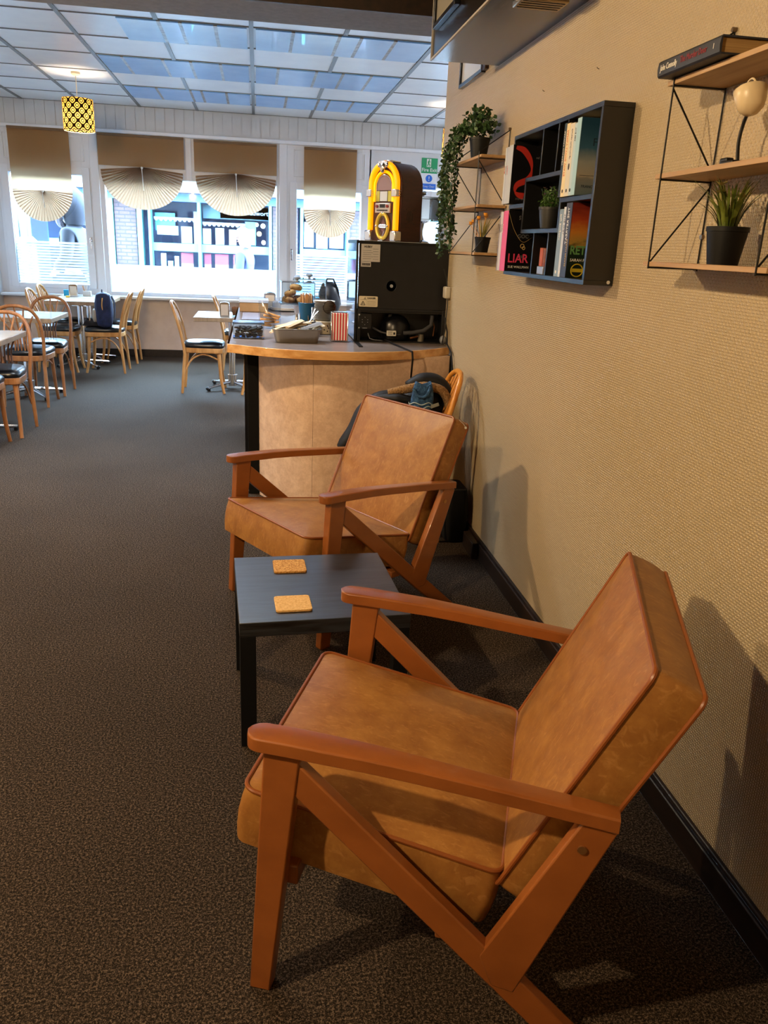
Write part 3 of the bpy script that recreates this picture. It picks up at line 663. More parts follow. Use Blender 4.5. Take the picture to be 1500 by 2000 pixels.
# ------------------------------------------------------------------ black side table and coasters
t = thing('side_table', 'square black side table between the two tan armchairs', 'table', (.196, 2.555, 0), R(3.2))
G().box(-.275, .275, -.275, .275, .40, .45).build('table_top', BLACKTOP, t, bevel=.002)
for sx in (-1, 1):
    for sy in (-1, 1): G().box(sx * .249 - .025, sx * .249 + .025, sy * .249 - .025, sy * .249 + .025, 0, .40).build('leg', MATTB, t, bevel=.001)
CORK = noisy('cork', 'c89a58', 'e2ba7c', 130, .8, bump=.2, detail=3); CORKR = noisy('coarse_cork', '9a6428', 'd8a860', 160, .85, bump=.5, detail=3)
def coaster(px, py, rz, m, label, z0=.45):
    o = G().prism([(a, b) for a, b in rrect(.059, .057, .012)], 0, .008).build('coaster', m, bevel=.0015)
    o.location = (px, py, z0); o.rotation_euler = (0, 0, rz); tag(o, label, 'coaster', 'cork coasters on the black side table')
coaster(.109, 2.712, R(2), CORKR, 'coarse cork coaster lying at the back of the black side table')
coaster(.108, 2.392, R(3), CORK, 'smooth cork coaster lying at the front of the black side table')

# ------------------------------------------------------------------ serving counter
ct = thing('serving_counter', 'curved service counter with pine edging and mottled beige front panel', 'counter', (0, 0, 0))
def arc_front(off=0, n=28):
    # front edge bows towards the camera: ends at y 4.90, crown 4.56
    pts = []
    for i in range(n + 1):
        u = i / n; x = -.165 + (1.180 + .165) * u; q = (x - .45) / .72
        pts.append((x, 4.555 + off + .375 * min(q * q, 1.0) ** 1.05 * .93))
    return pts
fr = arc_front()
poly = fr + [(1.18, 5.62), (.72, 5.62), (.72, 7.55), (-.165, 7.55)]
CTOP = noisy('grey_brown_worktop', '6a5f5b', '7e726d', 8, .3, spec=.6)
G().prism([(a, b) for a, b in poly], .958, 1.0).build('worktop', CTOP, ct, smooth=False)
g = G(); vs = []; fs = []
path = [(-.165, 7.55)] + fr
for i, (x, y) in enumerate(path):
    for dy, z in ((.0, .952), (-.012, .952), (-.012, 1.002), (0, 1.002)):
        vs.append((x - (.012 if i <= 1 else 0), y + (dy if i >= 1 else 0), z))
for i in range(len(path) - 1):
    for j in range(4): a = i * 4 + j; b = i * 4 + (j + 1) % 4; fs.append((a, b, b + 4, a + 4))
fs += [(0, 1, 2, 3), tuple((len(path) - 1) * 4 + j for j in (3, 2, 1, 0))]
g.add(vs, fs).build('pine_edging', PINE, ct, bevel=.002)
LAMP = LAM
def pan_y(x): q = (x - .52) / .515; return 4.635 + .41 * min(1, abs(q)) ** 2.4 if x < .52 else 4.635 + .20 * ((x - .52) / .66) ** 2
for x0, x1 in ((.005, .322), (.322, .64), (.64, 1.186)):
    xs = [x0 + .0007 + (x1 - x0 - .0014) * i / 12 for i in range(13)]
    G().prism([(x, pan_y(x)) for x in xs] + [(x, pan_y(x) + .02) for x in xs[::-1]], 0, .958).build('front_panel', LAM, ct, ang=30)
G().box(-.065, .005, 5.06, 5.12, 0, .958).build('corner_post', MATTB, ct, bevel=.003)
G().box(1.160, 1.186, 4.83, 4.865, 0, .958).build('end_post', MATTB, ct)
G().box(-.085, -.065, 5.12, 7.10, .10, .958).build('side_panel', mat('black_side_panel', '0d0e12', .3), ct, smooth=False)
G().box(-.075, -.055, 5.12, 7.10, 0, .10).build('kick_board', mat('white_kick_board', 'c9c8c4', .5), ct, smooth=False)
G().box(-.065, .60, 7.08, 7.10, 0, .958).box(.58, .60, 5.6, 7.1, 0, .958).build('inner_panel', DADO, ct, smooth=False)
Z = 1.0023

# ------------------------------------------------------------------ display fridge seen from its back
fd = thing('display_fridge', 'black countertop display fridge showing its back with stickers and open compressor bay', 'fridge', (.905, 5.09, Z))
FB = noisy('satin_black_sheet', '0a0a0d', '111216', 12, .45, spec=.4)
G().box(-.285, .285, .006, .012, .205, .592).box(-.285, -.262, .006, .03, 0, .205).box(.262, .285, .006, .03, 0, .205).box(-.262, .262, .006, .03, .19, .205).build('back_panel', FB, fd, bevel=.002)
G().box(-.285, .285, .012, .50, .592, .607).box(-.285, .285, .012, .50, .18, .20).box(-.285, .285, .20, .50, 0, .18).box(.279, .285, .012, .50, 0, .6).box(-.285, -.280, .012, .2, 0, .2).box(-.30, .30, -.002, .50, -.001, .006).build('cabinet', BLACK, fd, smooth=False)
G().box(-.300, -.292, .012, .50, .01, .59).build('side_glass', mat('reflective_side_glass', 'aebfd8', .04, 1), fd, smooth=False)
G().box(-.302, -.286, .0, .50, .59, .61).box(-.302, -.288, .0, .016, 0, .6).build('side_trim', BLACK, fd, bevel=.002)
G().box(-.285, .285, .0, .50, .607, .6085).build('top_cover', mat('grey_white_cover', 'b9bcc4', .35), fd, smooth=False)
st = G().box(-.272, -.155, -.002, .004, .485, .588).box(-.272, -.210, -.002, .004, .455, .487).build('rating_label', mat('grey_paper_label', 'aaa7a5', .6), fd, smooth=False)
INK = mat('black_ink', '101012', .7)
g = G().text('HUSKY', .016, (-.255, -.0025, .572), (1, 0, 0), (0, 0, 1), .0003, bold=.0006)
for i in range(5): g.box(-.262, -.21 + .01 * (i % 2), -.0028, -.002, .550 - .012 * i, .5512 - .012 * i); g.box(-.20, -.165, -.0028, -.002, .560 - .015 * i, .5612 - .015 * i)
for i in range(16): g.box(-.266 + .0033 * i, -.266 + .0033 * i + (.0022 if i % 3 else .001), -.0028, -.002, .462, .476)
g.build('label_print', INK, st, smooth=False)
st = G().prism([(a - .218, b + .247) for a, b in rrect(.059, .032, .006)], -.002, .004, 'y').build('danger_label', mat('cream_label', 'c9bfa6', .6), fd, smooth=False)
g = G().text('DANGER', .013, (-.225, -.0025, .267), (1, 0, 0), (0, 0, 1), .0003, bold=.0006)
def tri(g, x, z, s, y0=-.0029, y1=-.002):
    for a, b in (((x - s, z), (x + s, z)), ((x + s, z), (x, z + s * 1.7)), ((x, z + s * 1.7), (x - s, z))): g.cyl((a[0], y0, a[1]), (b[0], y0, b[1]), s * .11, seg=6)
    g.box(x - s * .12, x + s * .12, y0, y1, z + s * .35, z + s * 1.0)
tri(g, -.252, .225, .014); tri(g, -.240, .2615, .006)
g.box(-.27, -.165, -.0028, -.002, .2575, .2582).box(-.23, -.2295, -.0028, -.002, .22, .2575)
for i in range(4): g.box(-.225, -.17, -.0028, -.002, .248 - .008 * i, .2492 - .008 * i)
g.build('label_print', INK, st, smooth=False)
G().cyl((-.075, .005, .345), (-.075, -.004, .345), .010, seg=18).build('centre_cap', mat('grey_cap', '8d9098', .4), fd)
G().lathe([(.035, 0), (.033, .003), (.03, .0)], 24, Matrix.Translation((-.075, .006, .345)) @ Matrix.Rotation(R(90), 4, 'X')).build('embossed_ring', FB, fd)
# compressor bay
G().lathe([(.085, 0), (.095, .03), (.095, .09), (.07, .13), (.03, .15), (.001, .152)], 28, Matrix.Translation((-.02, .12, .012))).cyl((-.06, .11, .13), (-.06, .11, .165), .02, seg=12).build('compressor', mat('black_compressor', '121216', .3), fd)
G().box(-.28, -.19, .0, .035, .075, .175).build('socket_box', BLACK, fd, bevel=.006)
g = G(); 
for z in (.085, .165): g.cyl((-.272, -.002, z), (-.272, .002, z), .0045, seg=10)
for x, z in ((-.235, .15), (-.235, .105), (-.218, .135), (-.252, .135), (-.218, .12), (-.252, .12)): g.cyl((x, -.002, z), (x, .002, z), .002, seg=6)
g.box(-.25, -.22, -.001, .001, .083, .085)
g.build('pale_screws', mat('pale_screw', 'a8adb5', .4), fd)
G().tube([(-.19, .03, .09), (-.13, .02, .06), (-.06, .02, .045), (0, .03, .045)], .006, 8).tube([(-.21, .02, .05), (-.20, .0, .02), (-.17, -.01, .012), (-.12, -.015, .008)], .004, 6).build('bay_cable', mat('grey_cable', '3a3a3e', .5), fd)
G().tube([(.02, .03, .055), (.08, .025, .06), (.15, .02, .075), (.20, .03, .11), (.205, .04, .17)], .013, 10).build('insulated_pipe', mat('dark_grey_foam', '36363a', .9), fd)
G().tube([(.205, .045, .15), (.225, .05, .10), (.22, .05, .04)], .004, 8).tube([(.07, .06, .02), (.12, .05, .035), (.16, .06, .02)], .008, 8).build('copper_pipe', mat('dull_copper', '8a5a3a', .35, .9), fd)
cl = G().prism([(a - .062, b + .055) for a, b in rrect(.03, .016, .004)], .0, .012, 'y').build('compressor_label', mat('pale_label', 'c8c4ba', .6), fd, smooth=False)
g = G(); 
for i in range(3): g.box(-.085, -.055, -.0008, 0, .047 + .008 * i, .0495 + .008 * i)
g.box(-.05, -.038, -.0008, 0, .047, .062).build('label_print', INK, cl, smooth=False)
G().cyl((.14, .05, .0), (.14, .05, .05), .022, .018, 14).build('drier_bottle', mat('smoked_glass', '6a6458', .2, .3), fd)
tag(G().tube([(.80, 5.075, 1.02), (.83, 5.0, 1.008), (.86, 4.8, 1.006), (.885, 4.575, 1.008), (.885, 4.552, .97), (.89, 4.60, .86), (.93, 4.66, .78), (.96, 4.69, .74)], .006, 8).build('power_cable', BLACK), 'black power cable trailing from the fridge over the counter front', 'cable')
tag(G().tube([(1.16, 5.0, 1.18), (1.172, 4.95, 1.09), (1.165, 4.9, 1.02), (1.172, 4.80, .98), (1.172, 4.74, .88), (1.13, 4.72, .78), (1.08, 4.68, .72)], .005, 8).build('power_cable', BLACK), 'black cable hanging beside the wall at the counter end', 'cable')
tag(G().tube([(1.14, 5.02, 1.46), (1.165, 5.02, 1.40), (1.172, 4.99, 1.25), (1.160, 4.96, 1.10), (1.15, 4.98, 1.01)], .004, 8).build('power_cable', BLACK), 'thin black cable running down the wall beside the fridge', 'cable')
tag(G().box(1.150, 1.188, 4.98, 5.05, 1.29, 1.36).build('socket_adaptor', mat('beige_plastic', 'b7b2a6', .5), bevel=.008), 'beige plug adaptor on the wall beside the fridge', 'plug')

# ------------------------------------------------------------------ jukebox
jb = thing('jukebox', 'small lit amber tabletop jukebox standing on the fridge', 'jukebox', (.845, 5.26, Z + .6095), R(-50))
MAHO = noisy('dark_red_brown_wood', '2c0f0d', '3c1813', 6, .4, (2, 2, 14)); AMBER = mat('lit_amber_tube', 'ff9a00', .4, emit=1.15, ecol='ff8a00'); AMBY = mat('lit_yellow_tube', 'ffb400', .4, emit=1.0, ecol='ffa000')
def arch(w, h, n=16, z0=0): return [(w, z0)] + [(w * cos(pi * i / n), h - w * 1.12 + w * 1.12 * sin(pi * i / n)) for i in range(n + 1)] + [(-w, z0)]
H_ = .462; W_ = .122
G().prism(arch(W_, H_), -.065, .140, 'y').build('cabinet', MAHO, jb, bevel=.006)
vg = G()
for i in range(5): vg.box(W_ - .002, W_ + .001, -.005 + .013 * i, .000 + .013 * i, .115 + (0 if 0 < i < 4 else .012), .185 - (0 if 0 < i < 4 else .012))
for yy in (-.012, .062):
    for zz in (.108, .192): vg.cyl((W_ - .002, yy, zz), (W_ + .001, yy, zz), .004, seg=8)
vg.build('speaker_vent', BLACK, jb, smooth=False)
G().prism(arch(W_ - .012, H_ - .012), -.085, -.064, 'y').build('front_frame', mat('brown_front_panel', '3b1d14', .4), jb, bevel=.003)
def tubearch(w, h, z0, z1=None, n=20):
    p = [(w, -.090, z0), (w, -.09, h - w * 1.12 - .02)] + [(w * cos(pi * i / n), -.09, h - w * 1.12 + w * 1.12 * sin(pi * i / n)) for i in range(n + 1)] + [(-w, -.09, h - w * 1.12 - .02), (-w, -.09, z0)]
    return p
G().tube(tubearch(W_ - .018, H_ - .016, .065), .0185, 12, flat=1).build('outer_light_tube', AMBER, jb)
G().tube(tubearch(W_ - .046, H_ - .060, .23), .009, 10).build('inner_light_tube', AMBY, jb)
G().tube(tubearch(W_ - .060, H_ - .078, .27), .003, 8).build('inner_arch_trim', CHROME, jb)
for s in (-1, 1):
    G().box(s * (W_ - .016) - .026, s * (W_ - .016) + .026, -.118, -.06, 0, .062).build('base_cap', CHROME, jb, bevel=.008)
    g = G(); 
    for z in (.262, .275, .288): g.cyl((s * (W_ - .018), -.09, z), (s * (W_ - .018), -.09, z + .007), .026, seg=16)
    g.box(s * (W_ - .018) - .02, s * (W_ - .018) + .02, -.118, -.09, .258, .30).build('chrome_band', CHROME, jb, bevel=.003)
g = G().cbox((0, -.085, H_ - .02), (.075, .055, .036)).ball((0, -.112, H_ - .04), .02, 12, 8, (1, .6, 1.5)).ball((-.03, -.105, H_ - .024), .014).ball((.03, -.105, H_ - .024), .014).cbox((0, -.02, H_ + .003), (.05, .10, .008)).build('crown_ornament', CHROME, jb, bevel=.006)
G().prism([(x, z) for x, z in arch(.058, .385, z0=.296)], -.090, -.084, 'y').build('speaker_cloth', mat('pinkish_grey_mesh', '7d6668', .6), jb)
G().box(-.085, -.035, -.092, -.084, .232, .292).box(.035, .078, -.092, -.084, .232, .292).build('title_card', mat('olive_yellow_card', 'a8a040', .6), jb, smooth=False)
G().box(-.03, .03, -.093, -.084, .234, .290).build('display_window', mat('pale_card', 'b4b8bc', .3), jb, smooth=False)
cp = G().box(-.062, .062, -.100, -.084, .165, .222).build('control_panel', mat('silver_panel', 'b0a8a4', .35, .6), jb, bevel=.003)
G().box(-.022, .022, -.102, -.1, .195, .216).build('control_screen', BLACK, cp, smooth=False)
G().cyl((-.042, -.108, .203), (-.042, -.098, .203), .009, seg=12).cyl((.042, -.108, .203), (.042, -.098, .203), .009, seg=12).build('red_knob', mat('dark_red_knob', '701818', .3), cp)
g = G(); 
for i in range(7): g.box(-.045 + .013 * i, -.036 + .013 * i, -.1025, -.1, .176, .184)
g.build('control_buttons', BLACK, cp, smooth=False)
ring = [(.047 * cos(a), -.094, .088 + .072 * sin(a)) for a in [2 * pi * i / 28 for i in range(28)]]
G().tube(ring, .011, 10, True).build('oval_ring', mat('yellow_brass_ring', 'b89a40', .3, .5, emit=.25, ecol='c8a030'), jb)
G().prism([(.042 * cos(2 * pi * i / 24), .088 + .066 * sin(2 * pi * i / 24)) for i in range(24)], -.088, -.084, 'y').build('oval_panel', mat('mauve_panel', '6a4a50', .5), jb, smooth=False)
g = G()
for zz, s in ((.096, 1), (.080, -1)):
    P = [(-.028, zz), (.028, zz), (0, zz + s * .052)]
    for i in range(3): a, b = P[i], P[(i + 1) % 3]; g.cyl((a[0], -.093, a[1]), (b[0], -.093, b[1]), .003, seg=6)
g.box(-.032, .032, -.096, -.09, .083, .093).ball((0, -.096, .163), .010).ball((0, -.096, .012), .008).ball((-.048, -.10, .088), .008).ball((.048, -.10, .088), .008)
g.build('triangle_emblem', CHROME, jb)
G().box(-.04, -.0, -.088, -.07, -.0, .004).build('foot_trim', CHROME, jb)

# cake stands with square glass domes
def cake_stand(label, loc, s, rz, ped=.11, dome=.155, w_=.30, knob=1):
    t = thing('cake_stand', label, 'cake stand', loc, rz, 'glass domed cake stands')
    G().lathe([(.075 * s, 0), (.07 * s, .008), (.03 * s, .02), (.016 * s, .05), (.016 * s, ped * .6), (.03 * s, ped - .012), (.06 * s, ped)], 24).build('pedestal', CHROME, t)
    hw = w_ / 2
    G().prism([(a, b) for a, b in rrect(hw + .015, hw + .015, .03)], ped, ped + .010).build('plate', CGLASS, t, bevel=.002)
    dm = G()
    for a in ((-hw, hw, -hw, -hw + .004), (-hw, hw, hw - .004, hw), (-hw, -hw + .004, -hw, hw), (hw - .004, hw, -hw, hw)): dm.box(a[0], a[1], a[2], a[3], ped + .011, ped + dome)
    dm.box(-hw, hw, -hw, hw, ped + dome, ped + dome + .004)
    d = dm.build('glass_dome', CGLASS, t, smooth=False)
    EDG = mat('glass_edge_glint', 'b8c8dc', .08, .9)
    e = G(); z1 = ped + dome
    for sx in (-1, 1):
        for sy in (-1, 1): e.cyl((sx * hw, sy * hw, ped + .01), (sx * hw, sy * hw, z1), .0018, seg=6)
    e.tube([(-hw, -hw, z1), (hw, -hw, z1), (hw, hw, z1), (-hw, hw, z1)], .0022, 6, True).tube([(-hw, -hw, ped + .012), (hw, -hw, ped + .012), (hw, hw, ped + .012), (-hw, hw, ped + .012)], .0016, 6, True).build('dome_edge', EDG, d)
    G().lathe([(.010, z1 + .004), (.010, z1 + .014), (.026, z1 + .020), (.028, z1 + .032), (.016, z1 + .042), (.001, z1 + .043)], 20).build('dome_knob', mat('glass_knob', 'b9c6d6', .06, .6), d)
    return t
cake_stand('glass domed cake stand on silver pedestal standing on the fridge beside the jukebox', (1.07, 5.46, Z + .6095), .8, R(8), .135, .145, .17)
cs = cake_stand('glass domed cake stand holding brown scones on the counter', (.285, 5.98, Z), 1.0, R(2), .155, .155, .235)
cs2 = cake_stand('empty glass domed cake stand standing behind the one with scones', (.40, 6.42, Z), 1.0, R(-3), .165, .15, .25)
SCONE = noisy('golden_scone', '9a6434', 'd8a468', 28, .8, bump=.5, bdist=.004, detail=5)
def scone(x, y, z, r, rz, tilt, label):
    g = G().lathe([(.001, -.42 * r), (.8 * r, -.40 * r), (1.0 * r, -.1 * r), (.97 * r, .25 * r), (.7 * r, .48 * r), (.3 * r, .56 * r), (.001, .57 * r)], 18, None, False)
    g.v = [(a * (1 + .07 * sin(3 * math.atan2(b, a) + rz) + .04 * sin(7 * a / r)), b * (1 + .05 * cos(5 * math.atan2(b, a))), c) for a, b, c in g.v]
    o = g.build('scone', SCONE, ang=180); o.location = (x, y, z); o.rotation_euler = (tilt, tilt * .5, rz)
    tag(o, label, 'scone', 'scones under the glass dome')
    c = G()
    for i in range(4): a = i * 1.7 + rz; c.ball((.75 * r * cos(a), .75 * r * sin(a), .42 * r * (.8 if i % 2 else 1)), .006, 8, 6)
    c.build('raisin', mat('raisin', '3a1c10', .6), o)
PZ = Z + .165
scone(.225, 5.95, PZ + .020, .046, .3, .1, 'golden scone at the lower left under the glass dome')
scone(.325, 5.93, PZ + .020, .045, 1.6, -.08, 'golden scone at the lower right under the glass dome')
scone(.29, 6.03, PZ + .022, .046, 2.6, .06, 'darker scone at the back of the pile under the dome')
scone(.235, 5.955, PZ + .064, .044, 3.8, .30, 'tilted scone in the middle of the pile under the dome')
scone(.275, 5.975, PZ + .104, .046, 5.0, -.12, 'round scone on top of the pile under the dome')

# cup of wooden stirrers
BLUEC = mat('dark_teal_blue_card', '14507a', .45)
o = thing('stirrer_cup', 'dark blue paper cup full of wooden stirrers in front of the scones', 'cup', (.318, 5.37, Z + .0))
G().lathe([(.038, 0), (.042, .002), (.054, .112), (.052, .114), (.05, .11), (.036, .004)], 28, Matrix.Translation((0, 0, .095)), False).build('cup_body', BLUEC, o)
G().prism([(a, b) for a, b in rrect(.06, .06, .01)], 0, .094).build('cup_box', mat('dark_card_box', '2a2c34', .6), o, bevel=.003)
WS = noisy('pale_birch_stirrer', 'b88a5c', 'd6ac7c', 20, .7, (1, 1, .2))
for i in range(26):
    a = i * 2.4; r_ = .043 * math.sqrt((i + .5) / 26); x, y = r_ * cos(a), r_ * sin(a)
    p = G().cbox((x * 1.02, y * 1.02, .17 + .003 * (i % 5)), (.007, .0016, .175), rz=a * .7, rx=y * .8, ry=x * .8)
    s_ = p.build('wooden_stirrer', WS, smooth=False); s_.location = (.318, 5.37, Z + .0)
    tag(s_, 'pale wooden stirrer standing in the dark blue cup', 'stirrer', 'wooden stirrers in the blue cup')

# shallow steel tray of paper napkins and cutlery bags
tr = thing('steel_tray', 'stainless steel tray at the counter edge heaped with napkin rolls', 'tray', (.236, 5.01, Z))
g = G(); lo = rrect(.128, .082, .03); hi = rrect(.145, .10, .035); li = rrect(.137, .093, .032); bi = rrect(.122, .078, .028); n = len(lo)
vs = [(x, y, 0) for x, y in lo] + [(x, y, .078) for x, y in hi] + [(x, y, .078) for x, y in li] + [(x, y, .004) for x, y in bi]
fs = [tuple(range(n))[::-1]] + [(k * n + i, k * n + (i + 1) % n, (k + 1) * n + (i + 1) % n, (k + 1) * n + i) for k in range(3) for i in range(n)] + [tuple(3 * n + i for i in range(n))]
g.add(vs, fs).build('tray_body', STEEL, tr, ang=50)
G().tube([(x, y, .079) for x, y in rrect(.147, .102, .036)], .004, 8, True).build('rolled_rim', STEEL, tr)
NAP = noisy('cream_paper_napkin', 'c8b496', 'e0d0b4', 10, .85); NAPG = mat('grey_paper_napkin', '7c7f86', .85)
rr = random.Random(3)
for i in range(13):
    x = -.10 + .017 * i; y = rr.uniform(-.03, .03); L = .075; m = NAPG if i > 8 and i % 2 else NAP
    ry = rr.uniform(-.36, -.10); w0, w1 = .014, rr.uniform(.022, .028); g = G(); vs = []
    for q in range(6):
        u = q / 5; x_ = -L + 2 * L * u; ww = w0 + (w1 - w0) * u; c_ = .006 * sin(u * 3 + i); vs += [(x_, -ww, c_), (x_, -ww * .2, c_ + .007), (x_, ww, c_ + .002), (x_, ww * .1, c_ - .005)]
    g.add(vs, [(q * 4 + j, q * 4 + (j + 1) % 4, q * 4 + 4 + (j + 1) % 4, q * 4 + 4 + j) for q in range(5) for j in range(4)] + [(3, 2, 1, 0), (20, 21, 22, 23)])
    o = g.build('napkin_roll', m, smooth=False); o.location = (.236 + x, 5.01 + y, Z + .070 + .010 * (i % 3) + .018 * sin(i * .26)); o.rotation_euler = (rr.uniform(-.2, .2), ry, rr.uniform(.0, 1.0))
    tag(o, 'grey paper napkin roll lying in the steel tray' if m is NAPG else 'cream paper napkin roll lying in the steel tray', 'napkin', 'grey napkin rolls in the steel tray' if m is NAPG else 'cream napkin rolls in the steel tray')
for i in range(3):
    o = G().tube([(0, 0, 0), (.03, .01, .012), (.09, .02, .045), (.13, .03, .06)], [.009, .006, .005, .010], 8, flat=.4).build('cutlery_piece', CHROME, ang=60)
    o.location = (.29 + .02 * i, 5.02 + .02 * i, Z + .085); o.rotation_euler = (0, -.25 - .1 * i, .5 + .3 * i); tag(o, 'steel cutlery handle sticking up from the napkin tray', 'cutlery', 'cutlery in the steel tray')

# clear box of dark sachets
bx = thing('sachet_box', 'clear plastic box of dark sachets at the counter left corner', 'box', (-.055, 5.16, Z))
g = G()
for a in ((-.095, .095, -.07, -.066), (-.095, .095, .066, .07), (-.095, -.091, -.07, .07), (.091, .095, -.07, .07)): g.box(a[0], a[1], a[2], a[3], 0, .085)
g.box(-.095, .095, -.07, .07, 0, .004).build('box_body', CGLASS, bx, smooth=False)
G().box(-.098, .098, -.073, .073, .085, .098).build('box_lid', m_glass('cloudy_plastic', (.80, .87, .93), 3, .15), bx, bevel=.003)
G().tube([(-.096, -.071, .09), (.096, -.071, .09), (.096, .071, .09), (-.096, .071, .09)], .003, 6, True).build('lid_rim', mat('plastic_glint', 'a8c0d8', .1, .7), bx)
SCH = mat('dark_sachet', '1c1a1e', .35); SCB = mat('brown_sachet', '4a3a34', .4)
k = 0
for L in range(3):
    for i in range(5):
        for j in range(3):
            m = SCB if (k * 7) % 5 == 0 else SCH
            o = G().cbox((0, 0, 0), (.036, .026, .009)).build('sachet', m, bevel=.003)
            o.location = (-.055 - .068 + .034 * i, 5.16 - .042 + .042 * j, Z + .016 + .022 * L); o.rotation_euler = (rr.uniform(-.5, .5), rr.uniform(-.4, .4), rr.uniform(0, 3)); k += 1
            tag(o, 'small brown sachet in the clear box' if m is SCB else 'small black sachet in the clear box', 'sachet', 'brown sachets in the clear box' if m is SCB else 'black sachets in the clear box')

# clear bag of biscuits
bg = thing('biscuit_bag', 'clear cellophane bag of flat biscuits standing behind the steel tray', 'bag', (.085, 5.75, Z))
g = G(); vs = []; fs = []
for i in range(9):
    for j in range(9):
        u = i / 8 - .5; v_ = j / 8; th = .035 * (1 - (2 * u) ** 2) * max(0, 1 - v_ * 1.1) ** .5
        vs.append((u * .155, -th + .004 * sin(i * 2 + j), v_ * .185)); 
for i in range(9):
    for j in range(9):
        u = i / 8 - .5; v_ = j / 8; th = .035 * (1 - (2 * u) ** 2) * max(0, 1 - v_ * 1.1) ** .5
        vs.append((u * .155, th + .003 * cos(i + j * 2) + .004, v_ * .185))
for b in (0, 81):
    for i in range(8):
        for j in range(8): a = b + i * 9 + j; fs.append((a, a + 1, a + 10, a + 9))
g.add(vs, fs).build('cellophane', m_glass('crinkled_cellophane', (.86, .90, .95), 3.5, .12), bg)
BISC = noisy('pale_biscuit', 'b88450', 'd8a874', 20, .8)
for i, (x, z, ry, ln) in enumerate(((-.005, .020, .1, .055), (.012, .040, -.12, .055), (-.012, .060, .05, .055), (.010, .078, .22, .055), (.020, .095, .30, .055))):
    o = G().prism([(a, b) for a, b in rrect(ln, .022, .01)], -.007, .007).build('biscuit', BISC, bevel=.003); o.location = (.085 + x, 5.75, Z + z); o.rotation_euler = (0, ry, 0)
    tag(o, 'pale flat biscuit stacked in the cellophane bag', 'biscuit', 'biscuits in the cellophane bag')

# stack of saucers, mug, napkin dispenser, tamper
SAUC = mat('cream_china', 'd8d2c8', .3)
s0 = None
for i in range(17):
    if s0 is None:
        s0 = G().lathe([(.035, 0), (.04, .001), (.072, .008), (.074, .010), (.04, .004), (.001, .003)], 28).build('saucer', SAUC)
        o = s0
    else: o = s0.copy(); COL.objects.link(o)
    o.location = (.445 + .001 * sin(i * 2.1), 5.52, Z + .085 + .0075 * i); tag(o, 'cream china saucer in the tall stack behind the striped dispenser', 'saucer', 'stacked cream saucers')
mb = tag(G().box(-.075, .075, -.06, .06, 0, .084).build('patterned_box', mat('cream_box', 'd6c4a0', .6), bevel=.004), 'cream box with brown leaf print under the saucer stack', 'box'); mb.location = (.447, 5.50, Z)
g = G()
for i in range(9):
    a = i * 2.3; x = .02 * cos(a) * (1 + i * .12); z = .042 + .012 * sin(a) * (1 + i * .12); g.cyl((x, -.0615, z), (x + .008 * cos(i), -.0615, z + .008 * sin(i)), .004, seg=6)
g.build('leaf_print', mat('dark_brown_print', '3a2018', .7), mb)
t = thing('coffee_cup', 'dark brown cup lying on the saucer stack', 'cup', (.475, 5.49, Z + .165))
G().lathe([(.02, 0), (.035, .006), (.045, .05), (.043, .052), (.033, .01), (.001, .006)], 20, Matrix.Rotation(R(75), 4, 'X')).build('cup_body', mat('brown_glaze', '3c2218', .25), t)
nd = thing('napkin_dispenser', 'red and white striped napkin dispenser on the counter next to the fridge', 'napkin dispenser', (.507, 5.09, Z))
NST = NT('red_and_white_stripes'); sp = NST.n('ShaderNodeSeparateXYZ', i0=NST.coord())
s1 = NST.math('SINE', NST.math('MULTIPLY', sp.outputs[0], 2 * pi / .0175))
NST.base(NST.ramp(NST.math('ADD', NST.math('MULTIPLY', s1, .5), .5), [(0, 'e8e4e2'), (.42, 'e8e4e2'), (.47, 'b8222e'), (1, 'c22834')])); NST.b.inputs['Roughness'].default_value = .4
G().box(-.048, .048, -.04, .04, .006, .172).build('striped_body', NST.m, nd, bevel=.002)
G().box(-.054, .054, -.043, .06, 0, .008).box(-.054, .054, -.02, .06, .170, .178).box(.048, .054, -.043, .06, 0, .176).box(-.054, -.048, -.043, .06, 0, .176).build('chrome_frame', CHROME, nd, bevel=.003)
tp = thing('coffee_tamper', 'chrome and dark wood coffee tamper on the back of the counter', 'tamper', (.57, 6.6, Z)); G().cyl((0, 0, 0), (0, 0, .02), .028, seg=20).cyl((0, 0, .02), (0, 0, .05), .012, seg=12).build('tamper_base', CHROME, tp); G().lathe([(.012, .05), (.014, .07), (.024, .095), (.024, .11), (.012, .125), (.001, .127)], 18).build('tamper_handle', mat('dark_wood_handle', '3a1e16', .35), tp)
# black bag on the counter
bgm = noisy('black_leather_bag', '101318', '23262e', 12, .4, bump=.3, bdist=.004)
g = G(); pr = [(.075, 0), (.12, .02), (.135, .10), (.125, .19), (.07, .26), (.03, .275), (.001, .276)]
g.lathe(pr, 18, Matrix.Translation((.60, 6.95, Z)) @ Matrix.Diagonal((.72, .7, 1, 1)), True)
g.v = [(x + .012 * sin(z * 40 + x * 30), y, z) for x, y, z in g.v]
hb = tag(g.build('black_bag', bgm, ang=180), 'slouchy black leather bag behind the glass cake domes', 'bag')
G().tube([(.57, 6.95, Z + .26), (.58, 6.92, Z + .30), (.63, 6.90, Z + .30), (.67, 6.92, Z + .22), (.69, 6.92, Z + .12)], .008, 8).build('bag_strap', bgm, hb)
